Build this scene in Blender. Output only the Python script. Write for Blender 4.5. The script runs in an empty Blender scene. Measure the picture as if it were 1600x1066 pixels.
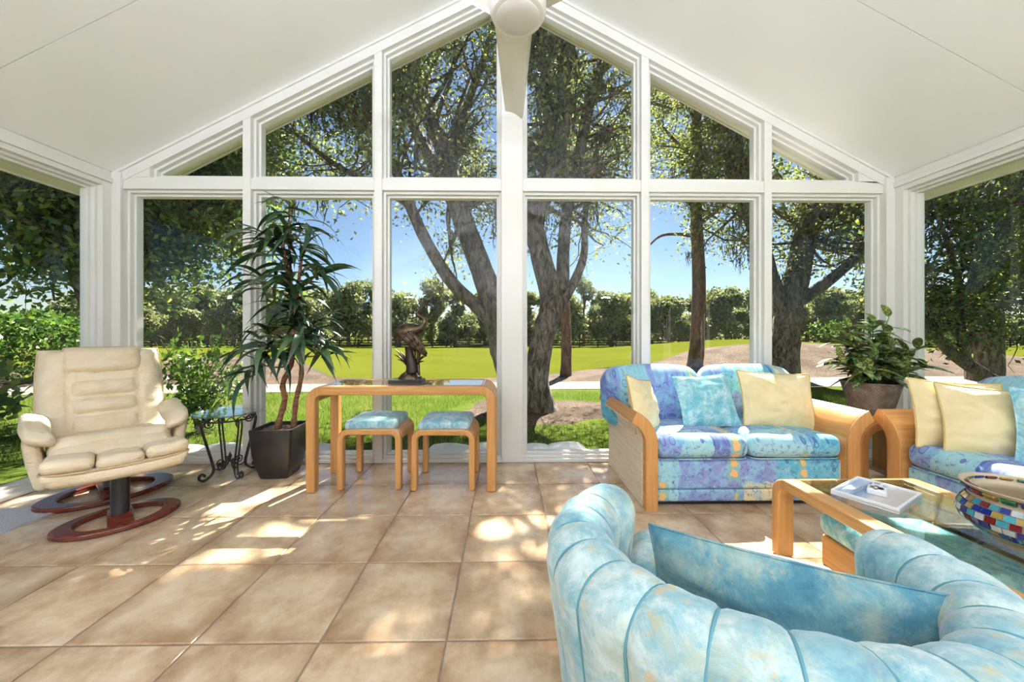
import bpy, bmesh, math, random
import numpy as np
from mathutils import Vector, Matrix, noise

scene = bpy.context.scene
COL = scene.collection
R = math.radians
PI = math.pi

# ------------------------------------------------------------------ camera
F_PX, CAM_H, HOR_Y, YAW = 570.0, 1.12, 520.0, R(0.9)
cam_d = bpy.data.cameras.new('camera')
cam_d.sensor_width = 36.0
cam_d.lens = F_PX / 1600.0 * 36.0
cam_d.shift_y = (HOR_Y - 533.0) / 1600.0
cam_d.clip_start = 0.02
cam_d.clip_end = 600
cam = bpy.data.objects.new('camera', cam_d)
cam.location = (0, 0, CAM_H)
cam.rotation_euler = (R(90), 0, -YAW)
COL.objects.link(cam)
scene.camera = cam

# ------------------------------------------------------------------ light
SUN_AZ, SUN_EL = R(21), R(47)          # azimuth from +Y towards +X
SUN_DIR = Vector((math.sin(SUN_AZ) * math.cos(SUN_EL), math.cos(SUN_AZ) * math.cos(SUN_EL), math.sin(SUN_EL)))
sd = bpy.data.lights.new('sun', 'SUN')
sd.energy = 19.0
sd.angle = R(0.6)
sd.color = (1.0, 0.93, 0.82)
so = bpy.data.objects.new('sun', sd)
so.rotation_euler = (-SUN_DIR).to_track_quat('-Z', 'Y').to_euler()
so.location = SUN_DIR * 40
COL.objects.link(so)

world = bpy.data.worlds.new('sky')
scene.world = world
world.use_nodes = True
wn, wl = world.node_tree.nodes, world.node_tree.links
wn.clear()
w_out = wn.new('ShaderNodeOutputWorld')
w_bg = wn.new('ShaderNodeBackground')
w_sky = wn.new('ShaderNodeTexSky')
w_sky.sky_type = 'NISHITA'
w_sky.sun_disc = False
w_sky.sun_elevation = SUN_EL
w_sky.sun_rotation = SUN_AZ
w_sky.air_density = 1.0
w_sky.dust_density = 0.1
w_sky.ozone_density = 3.0
w_bg.inputs['Strength'].default_value = 0.078
wl.new(w_sky.outputs[0], w_bg.inputs[0])
wl.new(w_bg.outputs[0], w_out.inputs[0])

vs = scene.view_settings
scene.display_settings.display_device = 'sRGB'
vs.view_transform = 'Standard'
vs.look = 'None'
vs.exposure = 0.80
vs.gamma = 1.0
vs.use_curve_mapping = False
scene.cycles.max_bounces = 10
scene.cycles.diffuse_bounces = 5
scene.cycles.glossy_bounces = 4
scene.cycles.transparent_max_bounces = 16
scene.cycles.caustics_reflective = False
scene.cycles.caustics_refractive = False
scene.cycles.sample_clamp_indirect = 6.0

# ------------------------------------------------------------------ photo pixel -> place (measured from the photograph, 1600x1066)
def ray(px, py):
    u, v = (px - 800.0) / F_PX, (HOR_Y - py) / F_PX
    s, c = math.sin(YAW), math.cos(YAW)
    return Vector((s + u * c, c - u * s, v))
def at_y(px, py, Y):
    d = ray(px, py); return Vector((0, 0, CAM_H)) + d * (Y / d.y)
def at_z(px, py, z=0.0):
    d = ray(px, py); return Vector((0, 0, CAM_H)) + d * ((z - CAM_H) / d.z)

# ------------------------------------------------------------------ mesh helper
class MB:
    def __init__(self):
        self.v, self.f, self.m = [], [], []
    def add(self, vs_, fs, mi=0):
        o = len(self.v)
        self.v.extend(tuple(p) for p in vs_)
        self.f.extend(tuple(i + o for i in f) for f in fs)
        self.m.extend([mi] * len(fs))
        return self
    def box(self, x0, x1, y0, y1, z0, z1, mi=0):
        vs_ = [(x0,y0,z0),(x1,y0,z0),(x1,y1,z0),(x0,y1,z0),(x0,y0,z1),(x1,y0,z1),(x1,y1,z1),(x0,y1,z1)]
        return self.add(vs_, [(0,3,2,1),(4,5,6,7),(0,1,5,4),(1,2,6,5),(2,3,7,6),(3,0,4,7)], mi)
    def prism(self, poly, fmap, a, b, mi=0):
        """poly: list of 2-D points; fmap(p, q, depth) -> 3-D"""
        n = len(poly)
        vs_ = [fmap(p[0], p[1], a) for p in poly] + [fmap(p[0], p[1], b) for p in poly]
        fs = [tuple(range(n))[::-1], tuple(range(n, 2 * n))] + [(i, (i+1) % n, n + (i+1) % n, n + i) for i in range(n)]
        return self.add(vs_, fs, mi)
    def ring(self, outer, inner, fmap, a, b, mi=0):
        n = len(outer)
        vs_ = [fmap(*p, a) for p in outer] + [fmap(*p, a) for p in inner] + [fmap(*p, b) for p in outer] + [fmap(*p, b) for p in inner]
        fs = []
        for i in range(n):
            j = (i + 1) % n
            fs += [(i, n+i, n+j, j), (2*n+i, 2*n+j, 3*n+j, 3*n+i), (i, j, 2*n+j, 2*n+i), (n+i, 3*n+i, 3*n+j, n+j)]
        return self.add(vs_, fs, mi)
    def tube(self, pts, rad, sides=8, cap=True, mi=0, closed=False, sy=1.0):
        pts = [Vector(p) for p in pts]
        n = len(pts)
        rr = rad if isinstance(rad, (list, tuple)) else [rad] * n
        vs_, fs = [], []
        up = None
        for i, p in enumerate(pts):
            if closed: t = pts[(i+1) % n] - pts[i-1]
            else: t = pts[min(i+1, n-1)] - pts[max(i-1, 0)]
            if t.length < 1e-9: t = Vector((0, 0, 1))
            t.normalize()
            if up is None:
                up = Vector((0, 0, 1)) if abs(t.z) < 0.9 else Vector((1, 0, 0))
            a = up - t * up.dot(t)
            if a.length < 1e-6: a = t.orthogonal()
            a.normalize(); up = a
            b = t.cross(a)
            for k in range(sides):
                w = 2 * PI * k / sides
                vs_.append(p + a * (math.cos(w) * rr[i]) + b * (math.sin(w) * rr[i] * sy))
        m = n if closed else n - 1
        for i in range(m):
            j = (i + 1) % n
            for k in range(sides):
                l = (k + 1) % sides
                fs.append((i*sides+k, i*sides+l, j*sides+l, j*sides+k))
        if cap and not closed:
            fs.append(tuple(range(sides))[::-1]); fs.append(tuple((n-1)*sides + k for k in range(sides)))
        return self.add(vs_, fs, mi)
    def sweep(self, path, prof, B, mi=0, cap=True):
        """prof points (a, b): a along N = B x T, b along B"""
        path = [Vector(p) for p in path]; B = Vector(B); n, m = len(path), len(prof)
        vs_, fs = [], []
        for i, p in enumerate(path):
            t = (path[min(i+1, n-1)] - path[max(i-1, 0)]).normalized()
            N = B.cross(t).normalized()
            for a, b in prof: vs_.append(p + N * a + B * b)
        for i in range(n - 1):
            for k in range(m):
                l = (k + 1) % m
                fs.append((i*m+k, i*m+l, (i+1)*m+l, (i+1)*m+k))
        if cap:
            fs.append(tuple(range(m))[::-1]); fs.append(tuple((n-1)*m + k for k in range(m)))
        return self.add(vs_, fs, mi)
    def lathe(self, prof, seg=32, c=(0, 0, 0), mi=0):
        vs_, fs = [], []
        n = len(prof)
        for k in range(seg):
            w = 2 * PI * k / seg
            for r, z in prof: vs_.append((c[0] + r * math.cos(w), c[1] + r * math.sin(w), c[2] + z))
        for k in range(seg):
            l = (k + 1) % seg
            for i in range(n - 1): fs.append((k*n+i, l*n+i, l*n+i+1, k*n+i+1))
        if prof[0][0] > 1e-5: fs.append(tuple(k*n for k in range(seg))[::-1])
        if prof[-1][0] > 1e-5: fs.append(tuple(k*n + n - 1 for k in range(seg)))
        return self.add(vs_, fs, mi)
    def grid(self, fn, nu, nv, mi=0, wrap_u=False):
        vs_ = [fn(i / nu, j / nv) for i in range(nu + (0 if wrap_u else 1)) for j in range(nv + 1)]
        fs = []
        for i in range(nu):
            i2 = (i + 1) % nu if wrap_u else i + 1
            for j in range(nv): fs.append((i*(nv+1)+j, i2*(nv+1)+j, i2*(nv+1)+j+1, i*(nv+1)+j+1))
        return self.add(vs_, fs, mi)
    def rbox(self, c, s, r, crown=(0, 0, 0), k=4, m=6, mi=0, warp=None):
        """rounded box: centre c, full size s, edge radius r, crown = extra bulge along each axis"""
        h = [q / 2 for q in s]; r = min(r, min(h) * 0.999)
        L = []
        for q in h:
            e = q - r
            arc = [e + r * math.tan(PI / 4 * a / k) for a in range(1, k + 1)]
            L.append([-x for x in arc[::-1]] + [-e + 2 * e * i / m for i in range(m + 1)] + arc)
        key, vs_, fs = {}, [], []
        def put(p):
            q = [max(-(h[i]-r), min(h[i]-r, p[i])) for i in range(3)]
            d = Vector([p[i]-q[i] for i in range(3)])
            d = d.normalized() * r if d.length > 1e-9 else Vector()
            o = [q[i] + d[i] for i in range(3)]
            kk = tuple(round(x, 6) for x in o)
            if kk not in key:
                key[kk] = len(vs_)
                u = [max(-1, min(1, o[i] / h[i])) for i in range(3)]
                w = list(o)
                for i in range(3):
                    if crown[i]:
                        a, b = [j for j in range(3) if j != i]
                        w[i] += crown[i] * u[i] * (1 - u[a]**2) * (1 - u[b]**2)
                w = Vector(w)
                if warp: w = Vector(warp(w))
                vs_.append((w.x + c[0], w.y + c[1], w.z + c[2]))
            return key[kk]
        for ax in range(3):
            a, b = (ax + 1) % 3, (ax + 2) % 3
            for sg in (-1, 1):
                for i in range(len(L[a]) - 1):
                    for j in range(len(L[b]) - 1):
                        ids = []
                        for (x, y) in ((i, j), (i+1, j), (i+1, j+1), (i, j+1)):
                            p = [0, 0, 0]; p[ax] = sg * h[ax]; p[a] = L[a][x]; p[b] = L[b][y]
                            ids.append(put(p))
                        ids = ids if sg > 0 else ids[::-1]
                        if len(set(ids)) >= 3:
                            u_ = []
                            for q in ids:
                                if q not in u_: u_.append(q)
                            fs.append(tuple(u_))
        return self.add(vs_, fs, mi)
    def build(self, name, mat, parent=None, smooth=35, bevel=0, seg=2, loc=None, rot=None, kind=None):
        me = bpy.data.meshes.new(name)
        me.from_pydata(self.v, [], self.f)
        mats = mat if isinstance(mat, (list, tuple)) else [mat]
        for q in mats: me.materials.append(q)
        if len(mats) > 1: me.polygons.foreach_set('material_index', self.m)
        if smooth:
            me.polygons.foreach_set('use_smooth', [True] * len(me.polygons))
            me.set_sharp_from_angle(angle=R(smooth))
        me.update()
        o = bpy.data.objects.new(name, me); COL.objects.link(o)
        if parent is not None: o.parent = parent
        if loc is not None: o.location = loc
        if rot is not None: o.rotation_euler = rot
        if bevel:
            bm_ = o.modifiers.new('bevel', 'BEVEL'); bm_.width = bevel; bm_.segments = seg; bm_.limit_method = 'ANGLE'; bm_.angle_limit = R(40)
            bm_.harden_normals = True
        if kind: o['kind'] = kind
        return o

def thing(name, label, cat, loc=(0, 0, 0), rz=0.0, group=None):
    o = bpy.data.objects.new(name, None); COL.objects.link(o)
    o.empty_display_size = 0.1
    o.location = loc; o.rotation_euler = (0, 0, rz)
    o['label'] = label; o['category'] = cat
    if group: o['group'] = group
    return o
def tag(o, label, cat, group=None, kind=None):
    o['label'] = label; o['category'] = cat
    if group: o['group'] = group
    if kind: o['kind'] = kind
    return o
def struct(o, label=None, cat=None):
    o['kind'] = 'structure'
    if label: o['label'] = label
    if cat: o['category'] = cat
    return o
def empty_struct(name, label, cat):
    o = bpy.data.objects.new(name, None); COL.objects.link(o); o.empty_display_size = 0.1
    return struct(o, label, cat)
def piece(name, data, parent, loc=(0, 0, 0), rot=(0, 0, 0), scale=(1, 1, 1)):
    o = bpy.data.objects.new(name, data); COL.objects.link(o)
    o.parent = parent; o.location = loc; o.rotation_euler = rot; o.scale = scale
    return o
def arc(c, r, a0, a1, n, plane='xz', third=0.0):
    out = []
    for i in range(n + 1):
        a = a0 + (a1 - a0) * i / n
        p, q = c[0] + r * math.cos(a), c[1] + r * math.sin(a)
        out.append((p, third, q) if plane == 'xz' else (p, q, third) if plane == 'xy' else (third, p, q))
    return out
def catmull(pts, n=6):
    pts = [Vector(p) for p in pts]; out = []
    for i in range(len(pts) - 1):
        p0 = pts[max(i-1, 0)]; p1 = pts[i]; p2 = pts[i+1]; p3 = pts[min(i+2, len(pts)-1)]
        for k in range(n):
            t = k / n
            out.append(0.5 * ((2*p1) + (p2-p0)*t + (2*p0-5*p1+4*p2-p3)*t*t + (3*p1-p0-3*p2+p3)*t**3))
    out.append(pts[-1]); return out
def lerp(a, b, t): return a + (b - a) * t
def rrect(w, h, r, n=4):
    """rounded rectangle profile, centred"""
    out = []
    for cx, cy, a0 in ((w/2-r, h/2-r, 0), (-w/2+r, h/2-r, PI/2), (-w/2+r, -h/2+r, PI), (w/2-r, -h/2+r, 1.5*PI)):
        for i in range(n + 1):
            a = a0 + PI / 2 * i / n
            out.append((cx + r * math.cos(a), cy + r * math.sin(a)))
    return out

# ------------------------------------------------------------------ materials
class NT:
    def __init__(self, name):
        self.mat = bpy.data.materials.new(name); self.mat.use_nodes = True
        self.t = self.mat.node_tree; self.n = self.t.nodes; self.n.clear()
        self.out = self.n.new('ShaderNodeOutputMaterial')
    def node(self, typ, **kw):
        q = self.n.new('ShaderNode' + typ)
        for k, v in kw.items():
            if k.startswith('i_'):
                key = k[2:]
                key = int(key) if key.isdigit() else key.replace('_', ' ')
                self.set(q, key, v)
            else: setattr(q, k, v)
        return q
    def set(self, q, key, v):
        if isinstance(v, bpy.types.NodeSocket): self.t.links.new(v, q.inputs[key])
        else:
            s = q.inputs[key]
            if hasattr(s.default_value, '__len__') and not isinstance(v, str):
                v = tuple(v)
                if len(v) == 3 and len(s.default_value) == 4: v = v + (1.0,)
            s.default_value = v
    def coord(self, kind='Object', scale=(1, 1, 1), rot=(0, 0, 0), loc=(0, 0, 0)):
        tc = self.node('TexCoord'); mp = self.node('Mapping', i_Vector=tc.outputs[kind], i_Scale=scale, i_Rotation=rot, i_Location=loc)
        return mp.outputs[0]
    def noise(self, vec, scale=5, detail=4, rough=0.55, dist=0.0):
        q = self.node('TexNoise', i_Vector=vec, i_Scale=scale, i_Detail=detail, i_Roughness=rough, i_Distortion=dist)
        return q.outputs[0], q.outputs[1]
    def ramp(self, fac, stops, interp='LINEAR'):
        q = self.node('ValToRGB', i_Fac=fac); cr = q.color_ramp; cr.interpolation = interp
        while len(cr.elements) < len(stops): cr.elements.new(0.5)
        for e, (p, c) in zip(cr.elements, stops):
            e.position = p; e.color = tuple(c) + (1.0,) if len(c) == 3 else c
        return q.outputs[0]
    def mix(self, fac, a, b, mode='MIX'):
        q = self.node('Mix', data_type='RGBA', blend_type=mode)
        self.set(q, 0, fac); self.set(q, 6, a); self.set(q, 7, b)
        return q.outputs[2]
    def math(self, op, a, b=0.0, c=None, clamp=False):
        q = self.node('Math', operation=op, use_clamp=clamp); self.set(q, 0, a); self.set(q, 1, b)
        if c is not None: self.set(q, 2, c)
        return q.outputs[0]
    def sep(self, vec):
        q = self.node('SeparateXYZ', i_Vector=vec); return q.outputs
    def bump(self, h, strength=0.3, dist=0.01):
        return self.node('Bump', i_Height=h, i_Strength=strength, i_Distance=dist).outputs[0]
    def principled(self, color, rough=0.5, spec=0.5, metal=0.0, normal=None, **kw):
        p = self.node('BsdfPrincipled')
        self.set(p, 'Base Color', color); self.set(p, 'Roughness', rough); self.set(p, 'Specular IOR Level', spec); self.set(p, 'Metallic', metal)
        if normal is not None: self.set(p, 'Normal', normal)
        for k, v in kw.items(): self.set(p, k.replace('_', ' '), v)
        self.t.links.new(p.outputs[0], self.out.inputs[0])
        return self.mat
    def finish(self, sh):
        self.t.links.new(sh, self.out.inputs[0]); return self.mat

def plain(name, color, rough=0.5, spec=0.5, metal=0.0, var=0.06, scale=8, bump=0.0, bscale=60, **kw):
    n = NT(name); v = n.coord()
    f, _ = n.noise(v, scale, 4)
    lo = tuple(c * (1 - var) for c in color); hi = tuple(min(1, c * (1 + var)) for c in color)
    nm = None
    if bump:
        b, _ = n.noise(v, bscale, 3); nm = n.bump(b, bump, 0.004)
    return n.principled(n.ramp(f, [(0.3, lo), (0.7, hi)]), rough, spec, metal, nm, **kw)

def glass_mat(name, tint=(0.97, 0.985, 0.98), r0=0.022, gain=0.9):
    n = NT(name)
    lw = n.node('LayerWeight', i_Blend=0.5)
    p5 = n.math('POWER', lw.outputs['Facing'], 5.0)
    fac = n.math('MULTIPLY_ADD', p5, gain, r0, clamp=True)
    tr = n.node('BsdfTransparent', i_Color=tint)
    gl = n.node('BsdfGlossy', i_Color=(1, 1, 1), i_Roughness=0.0)
    mx = n.node('MixShader', i_0=fac, i_1=tr.outputs[0], i_2=gl.outputs[0])
    return n.finish(mx.outputs[0])

def oak_mat(name, axis='z', dark=(0.36, 0.155, 0.042), light=(0.60, 0.315, 0.105), fine=1.0):
    n = NT(name)
    s = {'x': (1.2, 28, 28), 'y': (28, 1.2, 28), 'z': (28, 28, 1.2)}[axis]
    v = n.coord('Object', tuple(q * fine for q in s))
    f, _ = n.noise(v, 1.6, 5, 0.6, 0.4)
    v2 = n.coord('Object', tuple(q * fine * 3 for q in s))
    g, _ = n.noise(v2, 3, 2)
    c = n.ramp(f, [(0.28, dark), (0.5, tuple((a + b) / 2 for a, b in zip(dark, light))), (0.72, light)])
    c = n.mix(n.math('MULTIPLY', g, 0.35), c, tuple(q * 0.8 for q in light), 'MIX')
    return n.principled(c, 0.38, 0.45, 0, n.bump(f, 0.12, 0.003))

M = {}
M['paint'] = plain('white_paint', (0.67, 0.66, 0.62), 0.35, 0.4, var=0.015, scale=3)
M['ceiling'] = plain('ceiling_paint', (0.84, 0.84, 0.83), 0.35, 0.35, var=0.015, scale=1.2)
M['soffit'] = plain('soffit_cream', (0.87, 0.83, 0.74), 0.6, 0.3, var=0.03)
M['glass'] = glass_mat('window_glass')
M['glass_top'] = glass_mat('table_glass', (0.90, 0.96, 0.93), 0.09, 0.9)
M['oak_x'] = oak_mat('oak_along_x', 'x')
M['oak_y'] = oak_mat('oak_along_y', 'y')
M['oak_z'] = oak_mat('oak_along_z', 'z')
M['black'] = plain('black_metal', (0.012, 0.012, 0.013), 0.35, 0.5)
M['iron'] = plain('wrought_iron', (0.035, 0.024, 0.018), 0.45, 0.5, 0.4, 0.3, 40)
M['leather'] = None

def tile_mat():
    n = NT('tile_ceramic')
    oi = n.node('ObjectInfo')
    v = n.coord('Object')
    off = n.node('VectorMath', operation='MULTIPLY_ADD')
    n.set(off, 0, oi.outputs['Location']); n.set(off, 1, (7.3, 5.1, 0.0)); n.t.links.new(v, off.inputs[2])
    vv = off.outputs[0]
    a, _ = n.noise(vv, 4.5, 9, 0.72, 0.1)
    b, _ = n.noise(vv, 26, 5, 0.7)
    c = n.ramp(a, [(0.34, (0.36, 0.225, 0.12)), (0.49, (0.52, 0.38, 0.235)), (0.65, (0.64, 0.51, 0.36))])
    c = n.mix(n.math('MULTIPLY', b, 0.42), c, (0.61, 0.48, 0.34))
    x = n.sep(v)
    e = n.math('MAXIMUM', n.math('ABSOLUTE', x[0]), n.math('ABSOLUTE', x[1]))
    d, _ = n.noise(vv, 5.0, 5, 0.6)
    m = n.math('MULTIPLY', n.node('MapRange', i_Value=e, i_1=0.12, i_2=0.228).outputs[0], n.node('MapRange', i_Value=d, i_1=0.36, i_2=0.62).outputs[0], clamp=True)
    c = n.mix(n.math('MULTIPLY', m, 0.85), c, (0.27, 0.145, 0.065))
    hs = n.node('HueSaturation', i_Color=c)
    n.set(hs, 'Value', n.math('MULTIPLY_ADD', oi.outputs['Random'], 0.16, 0.90))
    rg = n.math('MULTIPLY_ADD', b, 0.20, 0.09)
    return n.principled(hs.outputs[0], rg, 0.5, 0, n.bump(b, 0.05, 0.003))
M['tile'] = tile_mat()
M['grout'] = plain('grout', (0.24, 0.17, 0.12), 0.9, 0.2, var=0.2, scale=12)
# ------------------------------------------------------------------ the room
W = 3.145                       # inner face of the front (gable) wall
XL, XR, XC = -3.328, 3.388, 0.05
Z_EAVE, Z_RIDGE = 2.476, 4.226
Y_BACK = -2.75
SL = (Z_RIDGE - Z_EAVE) / (XC - XL)
SR = (Z_RIDGE - Z_EAVE) / (XR - XC)
def ceil_z(x): return Z_RIDGE - (SL * (XC - x) if x < XC else SR * (x - XC))

# floor: grout bed and tiles
fl = MB().box(XL - 0.14, XR + 0.14, Y_BACK - 0.1, W + 0.14, -0.12, -0.004).build('floor', M['grout'], smooth=0)
struct(fl, 'beige stone look ceramic tile floor', 'floor')
T = 0.457; g = 0.0035
tb = MB(); hh = T / 2 - g; bv = 0.004
tb.add([(-hh,-hh,-0.008),(hh,-hh,-0.008),(hh,hh,-0.008),(-hh,hh,-0.008),(-hh,-hh,-bv*0.6),(hh,-hh,-bv*0.6),(hh,hh,-bv*0.6),(-hh,hh,-bv*0.6),
        (-hh+bv,-hh+bv,0),(hh-bv,-hh+bv,0),(hh-bv,hh-bv,0),(-hh+bv,hh-bv,0)],
       [(0,1,5,4),(1,2,6,5),(2,3,7,6),(3,0,4,7),(4,5,9,8),(5,6,10,9),(6,7,11,10),(7,4,8,11),(8,9,10,11)])
t0 = tb.build('tile', M['tile'], fl, smooth=0)
tile_me = t0.data
bpy.data.objects.remove(t0)
def cut_tile(x0, x1, y0, y1):
    cx, cy = (x0+x1)/2, (y0+y1)/2
    b = MB().box(x0-cx, x1-cx, y0-cy, y1-cy, -0.008, 0)
    return b.build('tile', M['tile'], fl, smooth=0, loc=(cx, cy, 0))
X0, Y0 = -0.218, 1.33
for i in range(-8, 9):
    for j in range(-9, 4):
        x0, y0 = X0 + i * T, Y0 + j * T
        a0, a1, b0, b1 = max(x0 + g, XL + 0.01), min(x0 + T - g, XR - 0.01), max(y0 + g, Y_BACK), min(y0 + T - g, W - 0.003)
        if a1 - a0 < 0.02 or b1 - b0 < 0.02: continue
        if a1 - a0 > T - 2 * g - 0.005 and b1 - b0 > T - 2 * g - 0.005:
            piece('tile', tile_me, fl, (x0 + T/2, y0 + T/2, 0), (0, 0, random.Random(i * 31 + j).choice((0, 1, 2, 3)) * PI / 2))
        else: cut_tile(a0, a1, b0, b1)

# ceiling: panels on both slopes
ce = MB()
th = 0.06
for s in (-1, 1):
    xe = XL - 0.1 if s < 0 else XR + 0.1
    ce.add([(XC, Y_BACK, Z_RIDGE+0.03), (xe, Y_BACK, ceil_z(xe)+0.03), (xe, W, ceil_z(xe)+0.03), (XC, W, Z_RIDGE+0.03),
            (XC, Y_BACK, Z_RIDGE+0.09), (xe, Y_BACK, ceil_z(xe)+0.09), (xe, W, ceil_z(xe)+0.09), (XC, W, Z_RIDGE+0.09)],
           [(0,1,2,3),(4,7,6,5),(0,4,5,1),(1,5,6,2),(2,6,7,3),(3,7,4,0)])
ceil_o = struct(ce.build('ceiling', M['ceiling'], smooth=0), 'white vaulted ceiling of wide smooth panels', 'ceiling')
ys = [W + 0.0, 2.18, 0.96, -0.26, -1.48, Y_BACK]
for s in (-1, 1):
    xe = XL if s < 0 else XR
    for a, b in zip(ys[:-1], ys[1:]):
        y1, y0 = a - 0.0018, b + 0.0018
        m = MB()
        p = []
        for dz in (0.0, 0.03):
            for (x, y) in ((XC, y0), (xe, y0), (xe, y1), (XC, y1)): p.append((x, y, ceil_z(x) + dz))
        m.add(p, [(0,1,2,3),(4,7,6,5),(0,4,5,1),(1,5,6,2),(2,6,7,3),(3,7,4,0)])
        m.build('panel', M['ceiling'], ceil_o, smooth=0)

# roof over it, with overhanging soffit and fascia
OH_F, OH_S, SD = 0.17, 0.17, 0.03
xe_l, xe_r = XL - OH_S - 0.14, XR + OH_S + 0.14
rb = MB()
for xe in (xe_l, xe_r):
    p = []
    for dz in (0.095, 0.16):
        for (x, y) in ((XC, Y_BACK), (xe, Y_BACK), (xe, W + 0.14 + OH_F), (XC, W + 0.14 + OH_F)): p.append((x, y, ceil_z(x) + dz))
    rb.add(p, [(0,1,2,3),(4,7,6,5),(0,4,5,1),(1,5,6,2),(2,6,7,3),(3,7,4,0)])
roof = struct(rb.build('roof', plain('roof_shingle', (0.16, 0.13, 0.11), 0.9, 0.2, var=0.3, scale=20), smooth=0), 'gable roof with cream soffits above the windows', 'roof')
def slope_slab(name, pts, z0, z1, mat, parent):
    p = [(x, y, ceil_z(x) + z0) for x, y in pts] + [(x, y, ceil_z(x) + z1) for x, y in pts]
    n = len(pts)
    return MB().add(p, [tuple(range(n)), tuple(range(n, 2*n))[::-1]] + [(i, n+i, n+(i+1) % n, (i+1) % n) for i in range(n)]).build(name, mat, parent, smooth=0)
ya, yb = W + 0.13, W + 0.14 + OH_F
for xe in (xe_l, xe_r):
    slope_slab('soffit', [(XC, ya), (xe, ya), (xe, yb), (XC, yb)], -SD, 0.095, M['soffit'], roof)
    slope_slab('fascia', [(XC, yb), (xe, yb), (xe, yb + 0.02), (XC, yb + 0.02)], -SD - 0.014, 0.17, M['paint'], roof)
zs = Z_EAVE - 0.17
for xe, xi in ((xe_l, XL - 0.12), (xe_r, XR + 0.12)):
    m = MB().box(min(xe, xi), max(xe, xi), Y_BACK, yb, zs, zs + 0.06)
    m.build('soffit', M['soffit'], roof, smooth=0)
    x1 = xe + (-0.02 if xe < 0 else 0.02)
    MB().box(min(xe, x1), max(xe, x1), Y_BACK, yb, zs - 0.014, ceil_z(xe) + 0.17).build('fascia', M['paint'], roof, smooth=0)

# front wall: posts, transom, rake beams, sill
wf = empty_struct('wall_front', 'white framed glazed gable wall', 'wall')
DEP = 0.14
TR0, TR1 = 2.345, 2.445
def fm_front(x, z, d): return (x, W + d, z)
POSTS = [(-2.215, 0.068), (-1.10, 0.068), (XC, 0.185), (1.205, 0.068), (2.285, 0.068)]
COR = 0.075
for x, w in POSTS:
    top = [(x + w/2, ceil_z(x + w/2) - 0.105)] + ([(XC, Z_RIDGE - 0.105)] if x == XC else []) + [(x - w/2, ceil_z(x - w/2) - 0.105)]
    MB().prism([(x - w/2, 0.0), (x + w/2, 0.0)] + top, fm_front, 0, DEP).build('mullion', M['paint'], wf, smooth=0, bevel=0.004)
MB().box(XL, XL + COR, W - 0.02, W + DEP, 0, Z_EAVE).build('corner_post', M['paint'], wf, smooth=0, bevel=0.004)
MB().box(XR - COR, XR, W - 0.02, W + DEP, 0, Z_EAVE).build('corner_post', M['paint'], wf, smooth=0, bevel=0.004)
edges = [XL + COR] + sum([[x - w/2, x + w/2] for x, w in POSTS], []) + [XR - COR]
bays = [(edges[2*i], edges[2*i+1]) for i in range(6)]
for a, b in bays:
    MB().box(a, b, W + 0.006, W + DEP, TR0, TR1).build('transom', M['paint'], wf, smooth=0, bevel=0.003)
    MB().box(a, b, W, W + DEP, 0, 0.03).build('sill', M['paint'], wf, smooth=0, bevel=0.003)
RK = 0.105
for s in (-1, 1):
    xe = XL if s < 0 else XR
    poly = [(XC, Z_RIDGE), (xe, ceil_z(xe)), (xe, ceil_z(xe) - RK), (XC, Z_RIDGE - RK)]
    MB().prism(poly, fm_front, 0.0, DEP).build('rake_beam', M['paint'], wf, smooth=0)
    poly = [(XC, Z_RIDGE), (xe, ceil_z(xe)), (xe, ceil_z(xe) - 0.022), (XC, Z_RIDGE - 0.022)]
    MB().prism(poly, fm_front, -0.014, 0.0).build('cove_trim', M['paint'], wf, smooth=0)
    # end blocks that close the low corner of the gable
    xa, xb = (XL, XL + 0.30) if s < 0 else (XR - 0.30, XR)
    zz = ceil_z(xa if s > 0 else xb) - RK
    MB().prism([(xa, TR1), (xb, TR1), (xb, ceil_z(xb) - RK * 0.5), (xa, ceil_z(xa) - RK * 0.5)], fm_front, 0.004, DEP).build('end_block', M['paint'], wf, smooth=0)

def inset(poly, d):
    n = len(poly); out = []
    cx, cy = sum(p[0] for p in poly) / n, sum(p[1] for p in poly) / n
    ln = []
    for i in range(n):
        p, q = Vector(poly[i]), Vector(poly[(i+1) % n])
        t = (q - p).normalized(); nn = Vector((-t.y, t.x))
        if nn.dot(Vector((cx, cy)) - p) < 0: nn = -nn
        ln.append((p + nn * d, t))
    for i in range(n):
        p, t = ln[i-1]; q, s = ln[i]
        den = t.x * s.y - t.y * s.x
        k = ((q.x - p.x) * s.y - (q.y - p.y) * s.x) / den
        out.append(tuple(p + t * k))
    return out
WN = [0]
def window(poly, fmap, label):
    WN[0] += 1
    root = empty_struct('window_%d' % WN[0], label, 'window')
    i1 = inset(poly, 0.022); i2 = inset(poly, 0.042)
    MB().ring(poly, i1, fmap, 0.04, DEP - 0.002).build('window_frame', M['paint'], root, smooth=0, bevel=0.002)
    MB().ring(i1, i2, fmap, 0.075, DEP - 0.004).build('glazing_bead', M['paint'], root, smooth=0, bevel=0.002)
    j = inset(poly, 0.035)
    MB().add([fmap(*p, 0.108) for p in j], [tuple(range(len(j)))]).build('pane', M['glass'], root, smooth=0)
    return root
LW = ['tall pane behind the cream recliner', 'tall pane behind the potted dracaena', 'tall pane behind the console table and heron', 'tall pane right of the centre post', 'tall pane above the loveseat', 'tall pane beside the variegated plant']
UW = ['small triangular gable pane at far left', 'gable pane above the dracaena', 'tall gable pane left of the fan', 'tall gable pane right of the fan', 'gable pane above the loveseat', 'small triangular gable pane at far right']
for i, (a, b) in enumerate(bays):
    window([(a, 0.03), (b, 0.03), (b, TR0), (a, TR0)], fm_front, LW[i])
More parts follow.
